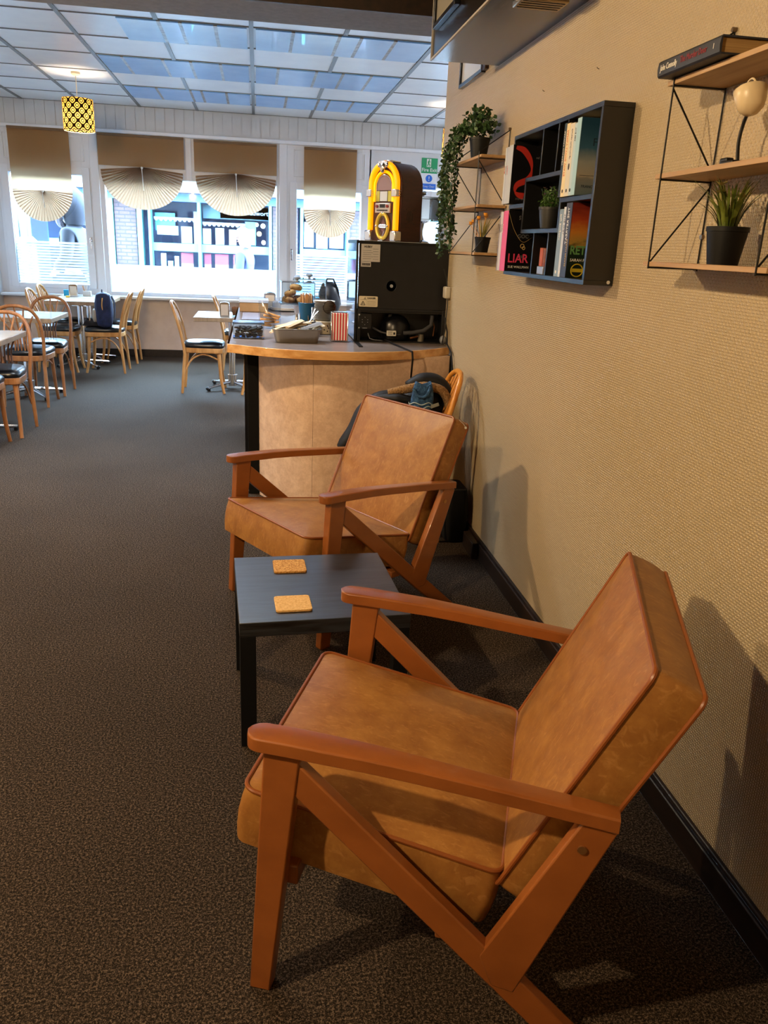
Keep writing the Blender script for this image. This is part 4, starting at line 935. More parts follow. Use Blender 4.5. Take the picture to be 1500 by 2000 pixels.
# things at the far end of the counter
CARD = noisy('brown_cardboard', '8a6844', 'a37e56', 6, .85)
t = thing('cardboard_tray', 'low cardboard tray with pale lid at the far end of the counter', 'box', (-.04, 7.17, Z)); G().box(-.11, .13, -.10, .10, 0, .075).build('tray_body', CARD, t, bevel=.003); G().box(-.115, .135, -.105, .11, .075, .105).build('pale_lid', mat('bluish_white_lid', 'c4cede', .35), t, bevel=.004)
t = thing('napkin_holder', 'chrome napkin holder at the far end of the counter', 'napkin holder', (.11, 7.40, Z))
def napkin_holder(t, s=1.0):
    G().prism([(a, b) for a, b in [(-.052 * s, 0)] + [(-.052 * s + .0, .13 * s)] + [(.052 * s * -cos(pi * i / 8), .13 * s + .02 * s * sin(pi * i / 8)) for i in range(1, 8)] + [(.052 * s, .13 * s), (.052 * s, 0)]], -.04 * s, .04 * s, 'y').build('holder_shell', CHROME, t, bevel=.004)
    G().box(-.038 * s, .038 * s, -.0435 * s, -.038 * s, .012 * s, .125 * s).build('napkin_face', mat('cream_napkin_face', 'cbbcab', .8), t, bevel=.002)
napkin_holder(t)
dm = thing('cake_plate', 'low covered cake plate with chrome knob at the far end of the counter', 'cake plate', (.25, 7.3, Z)); G().lathe([(.05, 0), (.13, .01), (.14, .03), (.13, .03)], 28).build('plate', SAUC, dm); G().lathe([(.12, .03), (.12, .075), (.09, .09), (.001, .095)], 28, None, False).build('cover', mat('cloudy_cover', 'a8b0bc', .2, .2), dm); G().lathe([(.01, .09), (.03, .11), (.02, .125), (.001, .127)], 14, None, False).build('cover_knob', CHROME, dm)
tag(G().box(-.12, .02, 6.35, 6.95, Z, Z + .004).build('clear_sheet', mat('pale_grey_mat', '9aa0b4', .25), bevel=.001), 'pale grey mat lying along the left side of the counter', 'mat')
tag(G().box(.60, .625, 4.80, 5.06, Z, Z + .004).build('black_strip', BLACK, smooth=False), 'flat black strip lying on the worktop beside the fridge', 'strip').rotation_euler = (0, 0, 0)
tag(G().ball((1.165, 5.02, Z + .03), .028, 14, 10, (.8, 1, 1)).build('cable_bundle', mat('clear_cable_bundle', '8f939c', .2, .3), ang=180), 'coiled pale cable bundle at the counter end beside the wall', 'cable')

# signs on the wall
def sign(name, label, x0, x1, z0, z1, col):
    o = G().box(x0, x1, WY - .006, WY - .001, z0, z1).build(name, col, smooth=False); return tag(o, label, 'sign')
s_ = sign('fire_exit_sign', 'green and white fire exit sign with running figure', 2.205, 2.425, 2.545, 2.735, mat('sign_green', '0f8a52', .4))
G().text('Fire Exit', .062, (2.315, WY - .008, 2.585), (1, 0, 0), (0, 0, 1), .0008, 'CENTER', bold=.001).build('sign_lettering', WHITE, s_, smooth=False)
G().box(2.275, 2.335, WY - .008, WY - .006, 2.625, 2.725).build('door_pictogram', WHITE, s_, smooth=False)
gg = mat('sign_green', '0f8a52', .4)
G().ball((2.308, WY - .009, 2.711), .009, 10, 6, (1, .2, 1)).cyl((2.305, WY - .009, 2.70), (2.300, WY - .009, 2.668), .009, seg=8).cyl((2.300, WY - .009, 2.668), (2.320, WY - .009, 2.65), .006, seg=6).cyl((2.32, WY - .009, 2.65), (2.315, WY - .009, 2.632), .005, seg=6).cyl((2.30, WY - .009, 2.668), (2.285, WY - .009, 2.635), .006, seg=6).cyl((2.305, WY - .009, 2.697), (2.326, WY - .009, 2.685), .004, seg=6).cyl((2.303, WY - .009, 2.697), (2.286, WY - .009, 2.682), .004, seg=6).build('running_figure', gg, s_)
s_ = sign('keep_clear_sign', 'blue and white keep clear sign below the fire exit sign', 2.205, 2.425, 2.335, 2.545, mat('sign_white', 'e4e6ea', .4))
bl = mat('sign_blue', '1c63c4', .4)
G().box(2.215, 2.415, WY - .008, WY - .006, 2.345, 2.415).build('blue_band', bl, s_, smooth=False); G().cyl((2.315, WY - .006, 2.48), (2.315, WY - .009, 2.48), .046, seg=28).build('blue_disc', bl, s_)
G().text('Keep Clear', .036, (2.315, WY - .0092, 2.38), (1, 0, 0), (0, 0, 1), .0006, 'CENTER').cyl((2.315, WY - .011, 2.505), (2.315, WY - .011, 2.472), .007, .004, 8).ball((2.315, WY - .011, 2.457), .006, 8, 6).build('sign_lettering', WHITE, s_, smooth=False)

# ------------------------------------------------------------------ bentwood chairs (local +x is forward)
def bez(pts, n=24):
    # Catmull-Rom through the points
    P = [Vector(p) for p in pts]; P = [P[0] * 2 - P[1]] + P + [P[-1] * 2 - P[-2]]; out = []
    segs = len(P) - 3; per = max(2, n // segs)
    for i in range(segs):
        a, b, c, d = P[i:i + 4]
        for k in range(per):
            t = k / per; out.append(.5 * ((2 * b) + (c - a) * t + (2 * a - 5 * b + 4 * c - d) * t * t + (3 * b - a - 3 * c + d) * t ** 3))
    out.append(P[-2]); return out
def bentwood_chair(label, wood_m, seat=VINYL, fan=True):
    t = thing('bentwood_chair', label, 'chair', (0, 0, 0), 0, 'bentwood chairs of the dining area')
    # seat ring
    ring = [(.215 - .03 * abs(v) ** 2.5 * 4, .205 * v) for v in (-1, -.8, -.4, 0, .4, .8, 1)]
    outl = [(.17, -.205), (.205, -.18), (.222, -.10), (.226, 0), (.222, .10), (.205, .18), (.17, .205), (0, .20), (-.13, .178), (-.19, .14), (-.215, .06), (-.215, -.06), (-.19, -.14), (-.13, -.178), (0, -.20)]
    G().prism(outl, .425, .482).build('seat_frame', wood_m, t, bevel=.008)
    g = G(); n = len(outl)
    dn = []
    for i in range(n):
        a, b = outl[i], outl[(i + 1) % n]; dn += [a, ((a[0] + b[0]) / 2, (a[1] + b[1]) / 2)]
    n = len(dn); rings = [(1.0, .480), (1.02, .492), (1.01, .512), (.95, .528), (.80, .538), (.4, .545), (.01, .546)]
    vs = [(x * s, y * s, z) for s, z in rings for x, y in dn]; fs = [(i * n + j, i * n + (j + 1) % n, (i + 1) * n + (j + 1) % n, (i + 1) * n + j) for i in range(len(rings) - 1) for j in range(n)]
    g.add(vs, fs).build('seat_cushion', seat, t, ang=60)
    for s in (-1, 1):
        G().tube(bez([(.165, s * .165, .43), (.175, s * .172, .30), (.185, s * .178, .15), (.215, s * .188, .0)], 12), [.021, .021, .020, .0195, .019, .018, .0175, .017, .0165, .016, .0155, .015, .015][:13], 10).build('front_leg', wood_m, t)
        G().tube(bez([(-.225, s * .195, .0), (-.205, s * .190, .22), (-.185, s * .183, .42)], 10), [.013, .0145, .0155, .016, .0165, .017, .017, .017, .017, .017, .017], 10).build('rear_leg', wood_m, t)
        G().tube(bez([(-.205, s * .176, .20), (-.13, s * .165, .34), (-.03, s * .16, .405), (.06, s * .165, .40), (.15, s * .168, .36)], 20), .0085, 8).build('brace', wood_m, t)
    hoop = bez([(-.185, -.186, .40), (-.195, -.192, .50), (-.225, -.202, .66), (-.265, -.19, .80), (-.300, -.14, .895), (-.318, -.06, .932), (-.320, 0, .937), (-.318, .06, .932), (-.300, .14, .895), (-.265, .19, .80), (-.225, .202, .66), (-.195, .192, .50), (-.185, .186, .40)], 48)
    G().tube(hoop, .0155, 10).build('back_hoop', wood_m, t)
    if fan: sp = [(-.060, -.055, -.145), (-.032, -.030, -.075), (0, 0, 0), (.032, .030, .075), (.060, .055, .145)]
    else: sp = [(-.12, -.13, -.13), (-.075, -.085, -.085), (-.03, -.03, -.03), (.03, .03, .03), (.075, .085, .085), (.12, .13, .13)]
    for a, b, c in sp:
        zt = .925 - .25 * (c / .2) ** 2 * .6; xt = -.318 + .03 * (c / .145) ** 2
        G().tube(bez([(-.195, a, .47), (-.222, b, .66), (xt, c, zt)], 10), .0075, 8).build('spindle', wood_m, t)
    return t
c0 = bentwood_chair('beech bentwood chair at the right hand table, facing the counter, with black seat', BEECH)
c0.location = (-.575, 8.88, 0)
NS = 'bentwood chairs of the dining area'
c2 = dup(c0, (-.21, 10.12, 0), 0, 'beech bentwood chair behind the right hand table, mostly hidden by its napkin holder', NS)
c3 = dup(c0, (.045, 8.83, 0), pi, 'bentwood chair tucked behind the counter end, only a leg and seat corner showing', NS)
dup(c0, (-1.80, 10.12, 0), pi, 'bentwood chair holding the dark blue backpack', NS)
dup(c0, (-1.77, 10.95, 0), pi, 'bentwood chair by the window sill behind the backpack chair', NS)
dup(c0, (-2.33, 10.12, 0), 0, 'bentwood chair at the window table facing the backpack chair', NS)
dup(c0, (-2.42, 10.98, 0), 0, 'bentwood chair in the left corner under the window sill', NS)
dk = bentwood_chair('brown bentwood chair tucked into the near side of the middle left table', BEECHD)
dk.location = (-2.155, 8.05, 0); dk.rotation_euler = (0, 0, pi / 2)
dup(dk, (-2.125, 8.62, 0), -pi / 2, 'brown bentwood chair at the far side of the middle left table', NS)
dup(dk, (-2.06, 6.79, 0), -pi / 2, 'brown bentwood chair at the far side of the front left table', NS)
dup(dk, (-2.12, 6.26, 0), pi / 2, 'bentwood chair at the left picture edge, only seat corner and one leg visible', NS)
hc = bentwood_chair('honey coloured bow back chair beside the wall draped with a coat', HONEY, HONEY, False)
hc.location = (.785, 4.33, 0); hc.rotation_euler = (0, 0, pi - .06); del hc['group']

# ------------------------------------------------------------------ tables
def table(label, x, y, hx, hy, rz=0):
    t = thing('pedestal_table', label, 'table', (x, y, 0), rz, 'pedestal tables of the dining area')
    g = G().box(-hx, hx, -hy, hy, .758, .80); o = g.build('table_top', TEDGE, t, bevel=.004)
    G().box(-hx + .004, hx - .004, -hy + .004, hy - .004, .7995, .8015).build('top_laminate', TTOP, o, smooth=False)
    G().cyl((0, 0, .10), (0, 0, .758), .036, seg=20).cyl((0, 0, .03), (0, 0, .145), .048, seg=20).cyl((0, 0, .145), (0, 0, .155), .056, seg=20).cyl((0, 0, .735), (0, 0, .758), .10, seg=20).build('column', CHROME, t, ang=40)
    for i in range(4):
        a = R(40 + 90 * i) if True else 0; d = Vector((cos(a), sin(a), 0))
        f = G().tube([d * .03 + Vector((0, 0, .075)), d * .18 + Vector((0, 0, .055)), d * .35 + Vector((0, 0, .03))], [.017, .015, .013], 8).build('base_foot', CHROME, t)
        G().cyl(d * .325 + Vector((0, 0, 0)), d * .325 + Vector((0, 0, .03)), .018, seg=10).ball(d * .345 + Vector((0, 0, .028)), .019, 10, 6).build('foot_glide', BLACK, f)
    return t
table('pedestal table at the right with a napkin holder and sugar glass', -.28, 9.04, .38, .385)
table('front left pedestal table cut by the picture edge', -2.24, 6.65, .365, .35)
table('middle left pedestal table between two brown chairs', -2.27, 8.42, .345, .37)
table('pedestal table beside the backpack chair, nearer half of the window pair', -2.15, 10.475, .36, .255)
table('pedestal table against the window, farther half of the window pair', -2.15, 10.99, .36, .255)
TZ = .8018
def holder(label, x, y, rz=0, s=1):
    t = thing('napkin_holder', label, 'napkin holder', (x, y, TZ), rz); napkin_holder(t, s); return t
holder('chrome napkin holder on the right hand table', -.345, 8.86)
holder('chrome napkin holder on the window table at left', -2.33, 11.02, R(12), 1.05)
t = thing('sugar_glass', 'square glass of brown sugar packets on the right hand table', 'glass', (-.235, 8.88, TZ))
g = G()
for a in ((-.04, .04, -.04, -.037), (-.04, .04, .037, .04), (-.04, -.037, -.04, .04), (.037, .04, -.04, .04)): g.box(*a, 0, .085)
g.box(-.04, .04, -.04, .04, 0, .006).build('glass_body', CGLASS, t, smooth=False)
for i, (c, l) in enumerate((('8a5a3a', 'brown sugar packet upright in the square glass'), ('9a6a44', 'tan sugar packet upright in the square glass'), ('7a4a30', 'dark brown sugar packet upright in the square glass'))):
    o = tag(G().cbox((0, 0, 0), (.045, .006, .09)).build('sugar_packet', mat('sugar_' + c, c, .7), bevel=.001), l, 'packet'); o.location = (-.245 + .008 * i, 8.865 + .018 * i, TZ + .056); o.rotation_euler = (0, .12 * (i - 1), .1)
tag(G().prism(rrect(.035, .03, .008), 0, .075).build('blue_tub', mat('bright_blue_plastic', '18a0d0', .3), bevel=.003), 'bright blue tub beside the napkin holder on the window table', 'tub').location = (-2.435, 11.14, TZ)
t = thing('sachet_pot', 'small white pot holding sachets on the window table', 'pot', (-2.19, 11.17, TZ)); G().box(-.05, .05, -.03, .03, 0, .065).build('pot_body', WHITE, t, bevel=.004)
for i in range(3): tag(G().cbox((-2.225 + .025 * i, 11.17, TZ + .078), (.02, .006, .11), ry=.25 * (i - 1)).build('paper_sachet', mat('sachet_paper_%d' % i, ['c8a080', 'd8d4d0', 'b8c8d8'][i], .7)), ['tan', 'white', 'pale blue'][i] + ' paper sachet standing in the white pot', 'sachet')
tag(G().cbox((-2.36, 10.82, TZ + .012), (.045, .03, .022), rz=.3).build('yellow_carton', mat('yellow_card', 'e8c050', .6)), 'small yellow carton in front of the window table napkin holder', 'carton')
tag(G().cbox((-1.93, 10.50, TZ + .004), (.07, .05, .006), rz=.5).build('orange_card', mat('orange_card', 'd8a048', .6)), 'small orange card lying on the window table near the backpack', 'card')

# backpack on the chair
NAVB = noisy('navy_backpack_cloth', '121a36', '1e2a50', 20, .8)
t = thing('backpack', 'dark blue backpack with pale straps on a bentwood chair', 'backpack', (-1.80, 10.03, .547), R(10))
g, a, b = cushion(.10, .15, .15, .06, .03, .01); Mx = Matrix.Translation((.01, 0, .185)) @ Matrix.Rotation(R(90), 4, 'Y') @ Matrix.Diagonal((1.8, 1, 1, 1))
G().add(g.v, g.f, Mx).build('bag_body', NAVB, t, ang=80)
g, a, b = cushion(.07, .10, .05, .04, .015, .005); G().add(g.v, g.f, Matrix.Translation((-.085, 0, .12)) @ Matrix.Rotation(R(90), 4, 'Y')).build('front_pocket', mat('cream_grey_patch', '9a9284', .8), t, ang=80)
for s in (-1, 1): G().tube(bez([(.10, s * .06, .34), (.13, s * .07, .26), (.12, s * .075, .08)], 12), .014, 8, flat=.5).build('shoulder_strap', mat('grey_strap', '3c4456', .8), t)
G().tube(bez([(0, -.155, .33), (-.01, -.162, .24), (0, -.155, .18)], 10), .008, 8, flat=.6).build('yellow_zip_pull', mat('yellow_webbing', 'd0a050', .7), t)
G().tube(bez([(.0, -.04, .36), (0, 0, .41), (.0, .04, .36)], 10), .008, 8).build('grab_handle', NAVB, t)
t = G(); vs = []; fs = []
rr = random.Random(5)
NX, NY = 16, 14
for i in range(NX + 1):
    for j in range(NY + 1):
        u = i / NX; v_ = j / NY; e = min(u, 1 - u, v_, 1 - v_); vs.append((-.18 + .36 * u, -.17 + .34 * v_, .006 + min(e * 7, 1) * (.045 + .022 * sin(u * 9 + v_ * 5) + .015 * cos(v_ * 13 - u * 4))))
for i in range(NX):
    for j in range(NY): a = i * (NY + 1) + j; fs.append((a, a + 1, a + NY + 2, a + NY + 1))
b0 = len(vs); vs += [(x, y, .0) for x, y, z in vs]; fs += [tuple(q + b0 for q in f[::-1]) for f in fs]
edge = [i * (NY + 1) for i in range(NX + 1)] + [NX * (NY + 1) + j for j in range(1, NY + 1)] + [i * (NY + 1) + NY for i in range(NX - 1, -1, -1)] + [j for j in range(NY - 1, 0, -1)]
for a, b in zip(edge, edge[1:] + edge[:1]): fs.append((a, b, b + b0, a + b0))
o = tag(t.add(vs, fs).build('folded_jacket', mat('black_cloth', '101016', .9), ang=180), 'black jacket bunched on the seat in front of the backpack', 'jacket'); o.location = (-1.92, 10.10, .5475); o.scale = (.62, .8, 1)

# ------------------------------------------------------------------ coat, hat and bag at the honey chair
def cloth_sheet(fn, nu=40, nv=30, m=None, name='cloth', thick=.012, parent=None):
    vs = [fn(i / nu, j / nv) for i in range(nu + 1) for j in range(nv + 1)]; fs = []
    for i in range(nu):
        for j in range(nv): a = i * (nv + 1) + j; fs.append((a, a + 1, a + nv + 2, a + nv + 1))
    return G().add(vs, fs).build(name, m, parent, ang=180, solid=thick)
COATM = noisy('charcoal_quilted_coat', '0c0d11', '181a20', 12, .6, bump=.5, bdist=.01, spec=.3)
FLEECE = noisy('tan_sherpa_fleece', '7a5a38', 'a88458', 120, .95, bump=1, bdist=.01)
coat = thing('draped_coat', 'charcoal coat with tan fleece collar heaped on the honey chair', 'coat', (.80, 4.32, 0))
g = G(); vs = []; fs = []; NA, NRR = 56, 20
for i in range(NRR + 1):
    r = i / NRR
    for j in range(NA):
        a = 2 * pi * j / NA; f = .02 + .98 * r ** .8; wob = 1 + .06 * sin(5 * a + 1) + .04 * sin(9 * a + r * 4)
        x = .245 * cos(a) * f * wob; y = .17 * sin(a) * f * wob; hh = .235 + .10 * (x / .25) + .02
        vs.append((x, y, .552 + hh * (1 - r ** 4) + .014 * sin(x * 42 + y * 30) + .010 * sin(y * 60 - x * 18) * (1 - r)))
for i in range(NRR):
    for j in range(NA): fs.append((i * NA + j, i * NA + (j + 1) % NA, (i + 1) * NA + (j + 1) % NA, (i + 1) * NA + j))
fs.append(tuple(range(NA))[::-1]); fs.append(tuple(NRR * NA + j for j in range(NA)))
g.add(vs, fs).build('coat_body', COATM, coat, ang=180)
def fold(name, pts, rs, m, flat=.6):
    p = bez(pts, 20); n = len(p); k = len(rs) - 1
    rr_ = [rs[int(i / (n - 1) * k)] + (rs[min(k, int(i / (n - 1) * k) + 1)] - rs[int(i / (n - 1) * k)]) * ((i / (n - 1) * k) % 1) for i in range(n)]
    return G().tube(p, rr_, 14, flat=flat).build(name, m, coat, ang=180)
fold('coat_sleeve', [(-.04, .06, .80), (-.14, .05, .77), (-.22, .03, .70), (-.27, .02, .60), (-.335, .03, .50), (-.30, .02, .47)], [.04, .06, .065, .06, .045, .018], COATM)
fold('coat_sleeve', [(-.15, -.02, .75), (-.22, -.05, .68), (-.25, -.03, .58), (-.24, -.02, .50)], [.04, .06, .06, .02], COATM)
fold('coat_fold', [(-.16, -.05, .80), (-.05, -.08, .80), (.05, -.09, .79)], [.02, .045, .03], COATM)
fold('fleece_collar', [(-.10, -.06, .825), (.0, -.07, .848), (.10, -.06, .862), (.20, -.05, .84), (.245, -.05, .77), (.24, -.06, .70)], [.018, .024, .026, .026, .024, .015], FLEECE, 1)
fold('coat_hood', [(.02, .02, .855), (.10, .03, .885), (.18, .03, .88), (.235, .02, .83), (.25, .01, .72)], [.03, .05, .055, .055, .04], COATM, .7)
DENIM = noisy('blue_knitted_wool', '1c3a60', '3a6290', 60, .9, bump=.8, bdist=.01)
ht = thing('knitted_hat', 'blue knitted woolly hat with pale stripes lying on the coat', 'hat', (.872, 4.20, .775))
def hatfn(u, v):
    a = 2 * pi * u; r = .062 * (1 - .35 * v ** 2) * (1 + .08 * sin(a * 3 + v * 4)); sq = .5
    return (r * cos(a) + .012 * v, r * sin(a) * sq, -.03 + .145 * v + .010 * sin(a * 2 + 1))
cloth_sheet(hatfn, 40, 16, DENIM, 'hat_body', .006, ht)
g = G()
for z, r in ((-.012, .064), (.008, .063)): g.tube([(r * cos(a) * 1.02, r * .53 * sin(a) - .002, z + .006 * sin(a * 5)) for a in [2 * pi * i / 40 for i in range(40)]], .003, 6, True)
g.build('pale_stripes', mat('pale_blue_wool', 'a8bcc8', .9), ht)
G().tube(bez([(-.05, -.03, .09), (-.02, -.045, .05), (.02, -.045, .055), (.045, -.03, .10)], 16), .008, 8).build('hat_fold', DENIM, ht)
G().cbox((.075, -.03, -.0), (.045, .003, .018), ry=-.35).build('care_tag', mat('grey_care_tag', '8a8c88', .7), ht)
o = thing('shopping_bag', 'black bag standing on the carpet under the honey chair against the wall', 'bag', (1.10, 4.22, 0))
g, a, b = cushion(.055, .11, .30, .03, .01, .01); G().add(g.v, g.f, Matrix.Translation((0, 0, .16))).build('bag_body', mat('black_bag_cloth', '050506', .9), o, ang=60)
tag(G().box(1.13, 1.166, 3.86, 4.06, 0, .09).build('floor_box', DARKW, bevel=.004), 'small dark wooden box on the floor against the skirting', 'box')

# ------------------------------------------------------------------ wall shelves on the right wall (y along the wall, facing -x)
def wire_shelf(label, y0, y1, xf=1.042):
    t = thing('wire_wall_shelf', label, 'shelf', (0, 0, 0), 0, 'wire framed wall shelves')
    zs = (1.556, 1.775, 1.995)
    for z in zs: G().box(xf + .001, 1.183, y0 - .035, y1 + .035, z + .004, z + .016).build('shelf_board', SHELFW, t, bevel=.001)
    for y in (y0, y1):
        g = G(); r = .0024; f = xf; b = 1.184
        g.tube([(f, y, zs[0] - .002), (f, y, zs[2] + .03)], r, 8).tube([(b, y, zs[0] - .004), (b, y, 2.13)], r, 8)
        for z in zs: g.tube([(f, y, z + .001), (b, y, z + .001)], r, 8)
        g.tube([(f, y, zs[0] + .012), (b, y, zs[1] - .012)], r, 8).tube([(f, y, zs[2] - .006), (b, y, zs[1] + .022)], r, 8).tube([(f, y, zs[2] + .03), (b, y, 2.125)], r, 8)
        g.build('wire_side', BLACKM, t)
    g = G()
    for y in (y0, y1): g.cyl((1.188, y, 1.64), (1.180, y, 1.64), .007, seg=10).cyl((1.188, y, 2.13), (1.176, y, 2.13), .006, seg=10)
    g.build('wall_fixing', mat('dull_nickel', '7a6a58', .3, .9), t); return t
wire_shelf('wire and light oak wall shelf at the right edge of the picture', 1.615, 2.108)
wire_shelf('wire and light oak wall shelf beyond the black bookcase, holding a trailing plant', 3.985, 4.46)

# book helper: spine faces -x, covers face +y and -y
def pbook(label, x, y0, y1, z0, h, d, spine, cover=None, group=None, name='book', lean=0):
    t = thing(name, label, 'book', (x, (y0 + y1) / 2, z0), 0, group); w_ = (y1 - y0) / 2
    c = G(); c.box(0, d, -w_, -w_ + .0012, 0, h).box(0, d, w_ - .0012, w_, 0, h); c.m(1).box(-.0012, .0006, -w_, w_, 0, h)
    c.build('book_cover', [cover or spine, spine], t, smooth=False)
    G().box(.001, d - .003, -w_ + .0013, w_ - .0013, .003, h - .003).build('page_block', mat('book_pages', 'c8b48c', .9), t, smooth=False)
    return t, w_
def spine_text(t, body, size, z, m, w_=1, off=0, flip=False):
    # runs down the spine
    g = G().text(body, size, (-.0018, off, z), (0, 0, -1), (0, 1, 0) if not flip else (0, 1, 0), .0003, 'LEFT', w_); 
    return g.build('spine_lettering', m, t, smooth=False)
def cover_text(g, t_w, body, size, x, z, align='LEFT', w_=1, bold=0): return g.text(body, size, (x, -t_w - .0006, z), (1, 0, 0), (0, 0, 1), .0003, align, w_, bold)
IN = {k: mat('print_' + k, v, .6) for k, v in dict(white='e6e2da', red='c03430', orange='d0603a', gold='c8a868', grey='6c6c70', pink='e04068', green='3f7a48', dark='1c1c20', ltblue='8fb4d0').items()}
def bookmat(n, c, r=.4): return mat('book_' + n, c, r)

# ------------------------------------------------------------------ black cube bookcase
bc = thing('wall_bookcase', 'black square wall bookcase with a central niche, filled with paperbacks', 'bookcase', (0, 0, 0))
BKW = noisy('black_shelf_board', '070707', '0c0c0d', 8, .36, (1, 4, 4), spec=.7)
x0, x1 = 1.082, 1.187; ya, yb, za, zb = 2.64, 3.566, 1.486, 2.045; q = .016
def board(*a): return G().box(*a).build('board', BKW, bc, bevel=.0008, seg=1)
def bb(y0_, y1_, z0_, z1_): return board(x0, x1, y0_, y1_, z0_, z1_)
bb(ya, yb, zb - q, zb); bb(ya, yb, za, za + q); bb(ya, ya + q, za + q, zb - q); bb(yb - q, yb, za + q, zb - q)
G().box(1.183, 1.187, ya + q, yb - q, za + q, zb - q).build('back_board', MATTB, bc, smooth=False)
cy0, cy1, cz0, cz1 = 2.935, 3.372, 1.655, 1.868
bb(cy0, cy1, cz1 - q, cz1); bb(cy0, cy1, cz0, cz0 + q); bb(cy0, cy0 + q, cz0 + q, cz1 - q); bb(cy1 - q, cy1, cz0 + q, cz1 - q)
bb(cy1, yb - q, 1.757, 1.757 + q); bb(ya + q, cy0, 1.757, 1.757 + q)
for y in (3.197, 3.03): bb(y - .005, y + .005, cz1, zb - q); bb(y - .005, y + .005, za + q, cz0)
bb(cy0 - .0, cy0 + .008, cz1, zb - q)
G().cyl((1.17, ya - .001, 1.497), (1.17, ya + .001, 1.497), .006, seg=14).build('cam_cover', mat('white_cam_cap', 'c8c4bc', .5), bc)
GB = 'books in the black bookcase'
zt = 1.7735; zb_ = za + q + .0005
# upper left stack
for i, (c, th) in enumerate((('c4c8cc', .014), ('aeb4c0', .020), ('b8bcc6', .020))):
    y = 3.545 - sum((.014, .020, .020)[:i]) - th
    t, w_ = pbook(['thin pale paperback at the far left of the upper left group', 'pale grey paperback second from the left in the upper left group', 'pale blue grey paperback beside the black ribbon cover book'][i], 1.043, y, y + th - .001, zt, .222, .13, bookmat('s' + c, c), group=GB)
    spine_text(t, ['TALES', 'DAWN', 'MOON'][i], .011, .15, IN['red'] if i != 1 else IN['grey'])
t, w_ = pbook('black book with a red ribbon on its cover in the upper left of the bookcase', 1.043, 3.440, 3.490, zt, .225, .135, bookmat('pale_spine', 'b4bac4'), bookmat('black_cover', '0b0a0c', .35), GB)
rib = bez([(.012, 0, .215), (.045, 0, .205), (.075, 0, .17), (.085, 0, .13), (.07, 0, .095), (.03, 0, .075), (.02, 0, .05), (.035, 0, .035), (.06, 0, .030)], 40)
g = G(); vs = []; fs = []
for i, p in enumerate(rib):
    d = (rib[min(i + 1, len(rib) - 1)] - rib[max(i - 1, 0)]).normalized(); n_ = Vector((-d.z, 0, d.x)); w2 = .003 + .009 * abs(sin(i * .19 + .4))
    vs += [(p.x + n_.x * w2, -w_ - .0007, p.z + n_.z * w2), (p.x - n_.x * w2, -w_ - .0007, p.z - n_.z * w2)]
fs = [(2 * i, 2 * i + 1, 2 * i + 3, 2 * i + 2) for i in range(len(rib) - 1)]
g.add(vs, fs).build('red_ribbon', mat('ribbon_red', 'b02a20', .5), t, smooth=False)
g = G(); cover_text(g, w_, 'STEPHENIE', .0095, .025, .018); cover_text(g, w_, 'nd', .014, .10, .18); g.build('cover_lettering', IN['grey'], t, smooth=False)
# lower left stack
ys = 3.548
for i, (c, th, lb) in enumerate((('8f8480', .016, 'thin brownish paperback at the far left of the lower left group'), ('cfc8c0', .017, 'cream paperback second in the lower left group'), ('c2bcc4', .017, 'pale lilac paperback third in the lower left group'), ('d8497a', .013, 'bright pink spined paperback beside the black thriller'))):
    t, w_ = pbook(lb, 1.043, ys - th, ys - .001, zb_, .240, .13, bookmat('t' + c, c), group=GB); ys -= th
    spine_text(t, ['THE BAY', 'WINTER', 'SISTERS', 'SUMMER'][i], .009, .19, IN['dark'] if i < 3 else IN['white'])
t, w_ = pbook('black thriller with pink title lettering in the lower left of the bookcase', 1.043, ys - .058, ys - .001, zb_, .242, .14, bookmat('pink_edge', 'd8497a'), bookmat('black_cover', '0b0a0c', .35), GB)
g = G(); cover_text(g, w_, 'LIAR', .050, .010, .052, w_=.9, bold=.0008); g.build('cover_title', IN['pink'], t, smooth=False)
g = G(); cover_text(g, w_, 'GOOD', .022, .045, .142); cover_text(g, w_, 'SU', .022, .045, .215); cover_text(g, w_, 'GIRL', .016, .055, .060); g.build('cover_grey_title', IN['grey'], t, smooth=False)
g = G(); cover_text(g, w_, 'SUE WALLMAN', .0135, .014, .018); g.build('cover_lettering', IN['white'], t, smooth=False)
g = G().tube(bez([(.0, -w_ - .0006, .235), (.03, -w_ - .0006, .165), (.07, -w_ - .0006, .120), (.11, -w_ - .0006, .14)], 20), .0006, 5).tube([(.07 + .008 * cos(a), -w_ - .0006, .104 + .008 * sin(a)) for a in [2 * pi * i / 12 for i in range(12)]], .0014, 5, True).tube([(.077 + .006 * cos(a), -w_ - .0006, .096 + .006 * sin(a)) for a in [2 * pi * i / 12 for i in range(12)]], .0014, 5, True); g.build('necklace_drawing', IN['gold'], t)
# upper right group
ys = 2.932
for i, (c, th, lb, tx, tm) in enumerate((('232a26', .024, 'dark green railway paperback at the left of the upper right group', 'RAILWAY CHILDREN', 'white'), ('e0cfa0', .034, 'cream paperback with orange spine title in the upper right group', 'FAMILY LYING WAYS', 'orange'), ('d2cbbb', .042, 'ivory paperback with a bird on its spine in the upper right group', 'Colleen McCullough', 'grey'), ('b4cad6', .026, 'pale blue paperback beside the teal covered novel', 'THE SEA', 'grey'))):
    t, w_ = pbook(lb, 1.068, ys - th, ys - .001, zt, .240 - .004 * i, .112, bookmat('u' + c, c), group=GB); ys -= th
    spine_text(t, tx, .0175 if i == 1 else .013, .215, IN[tm], .9)
    g = G().cyl((-.0012, 0, .018), (-.0018, 0, .018), .006, seg=12)
    if i == 2: g.ball((-.0016, 0, .095), .007, 8, 6, (.1, 1, 1.6))
    g.build('spine_emblem', IN['dark'], t)
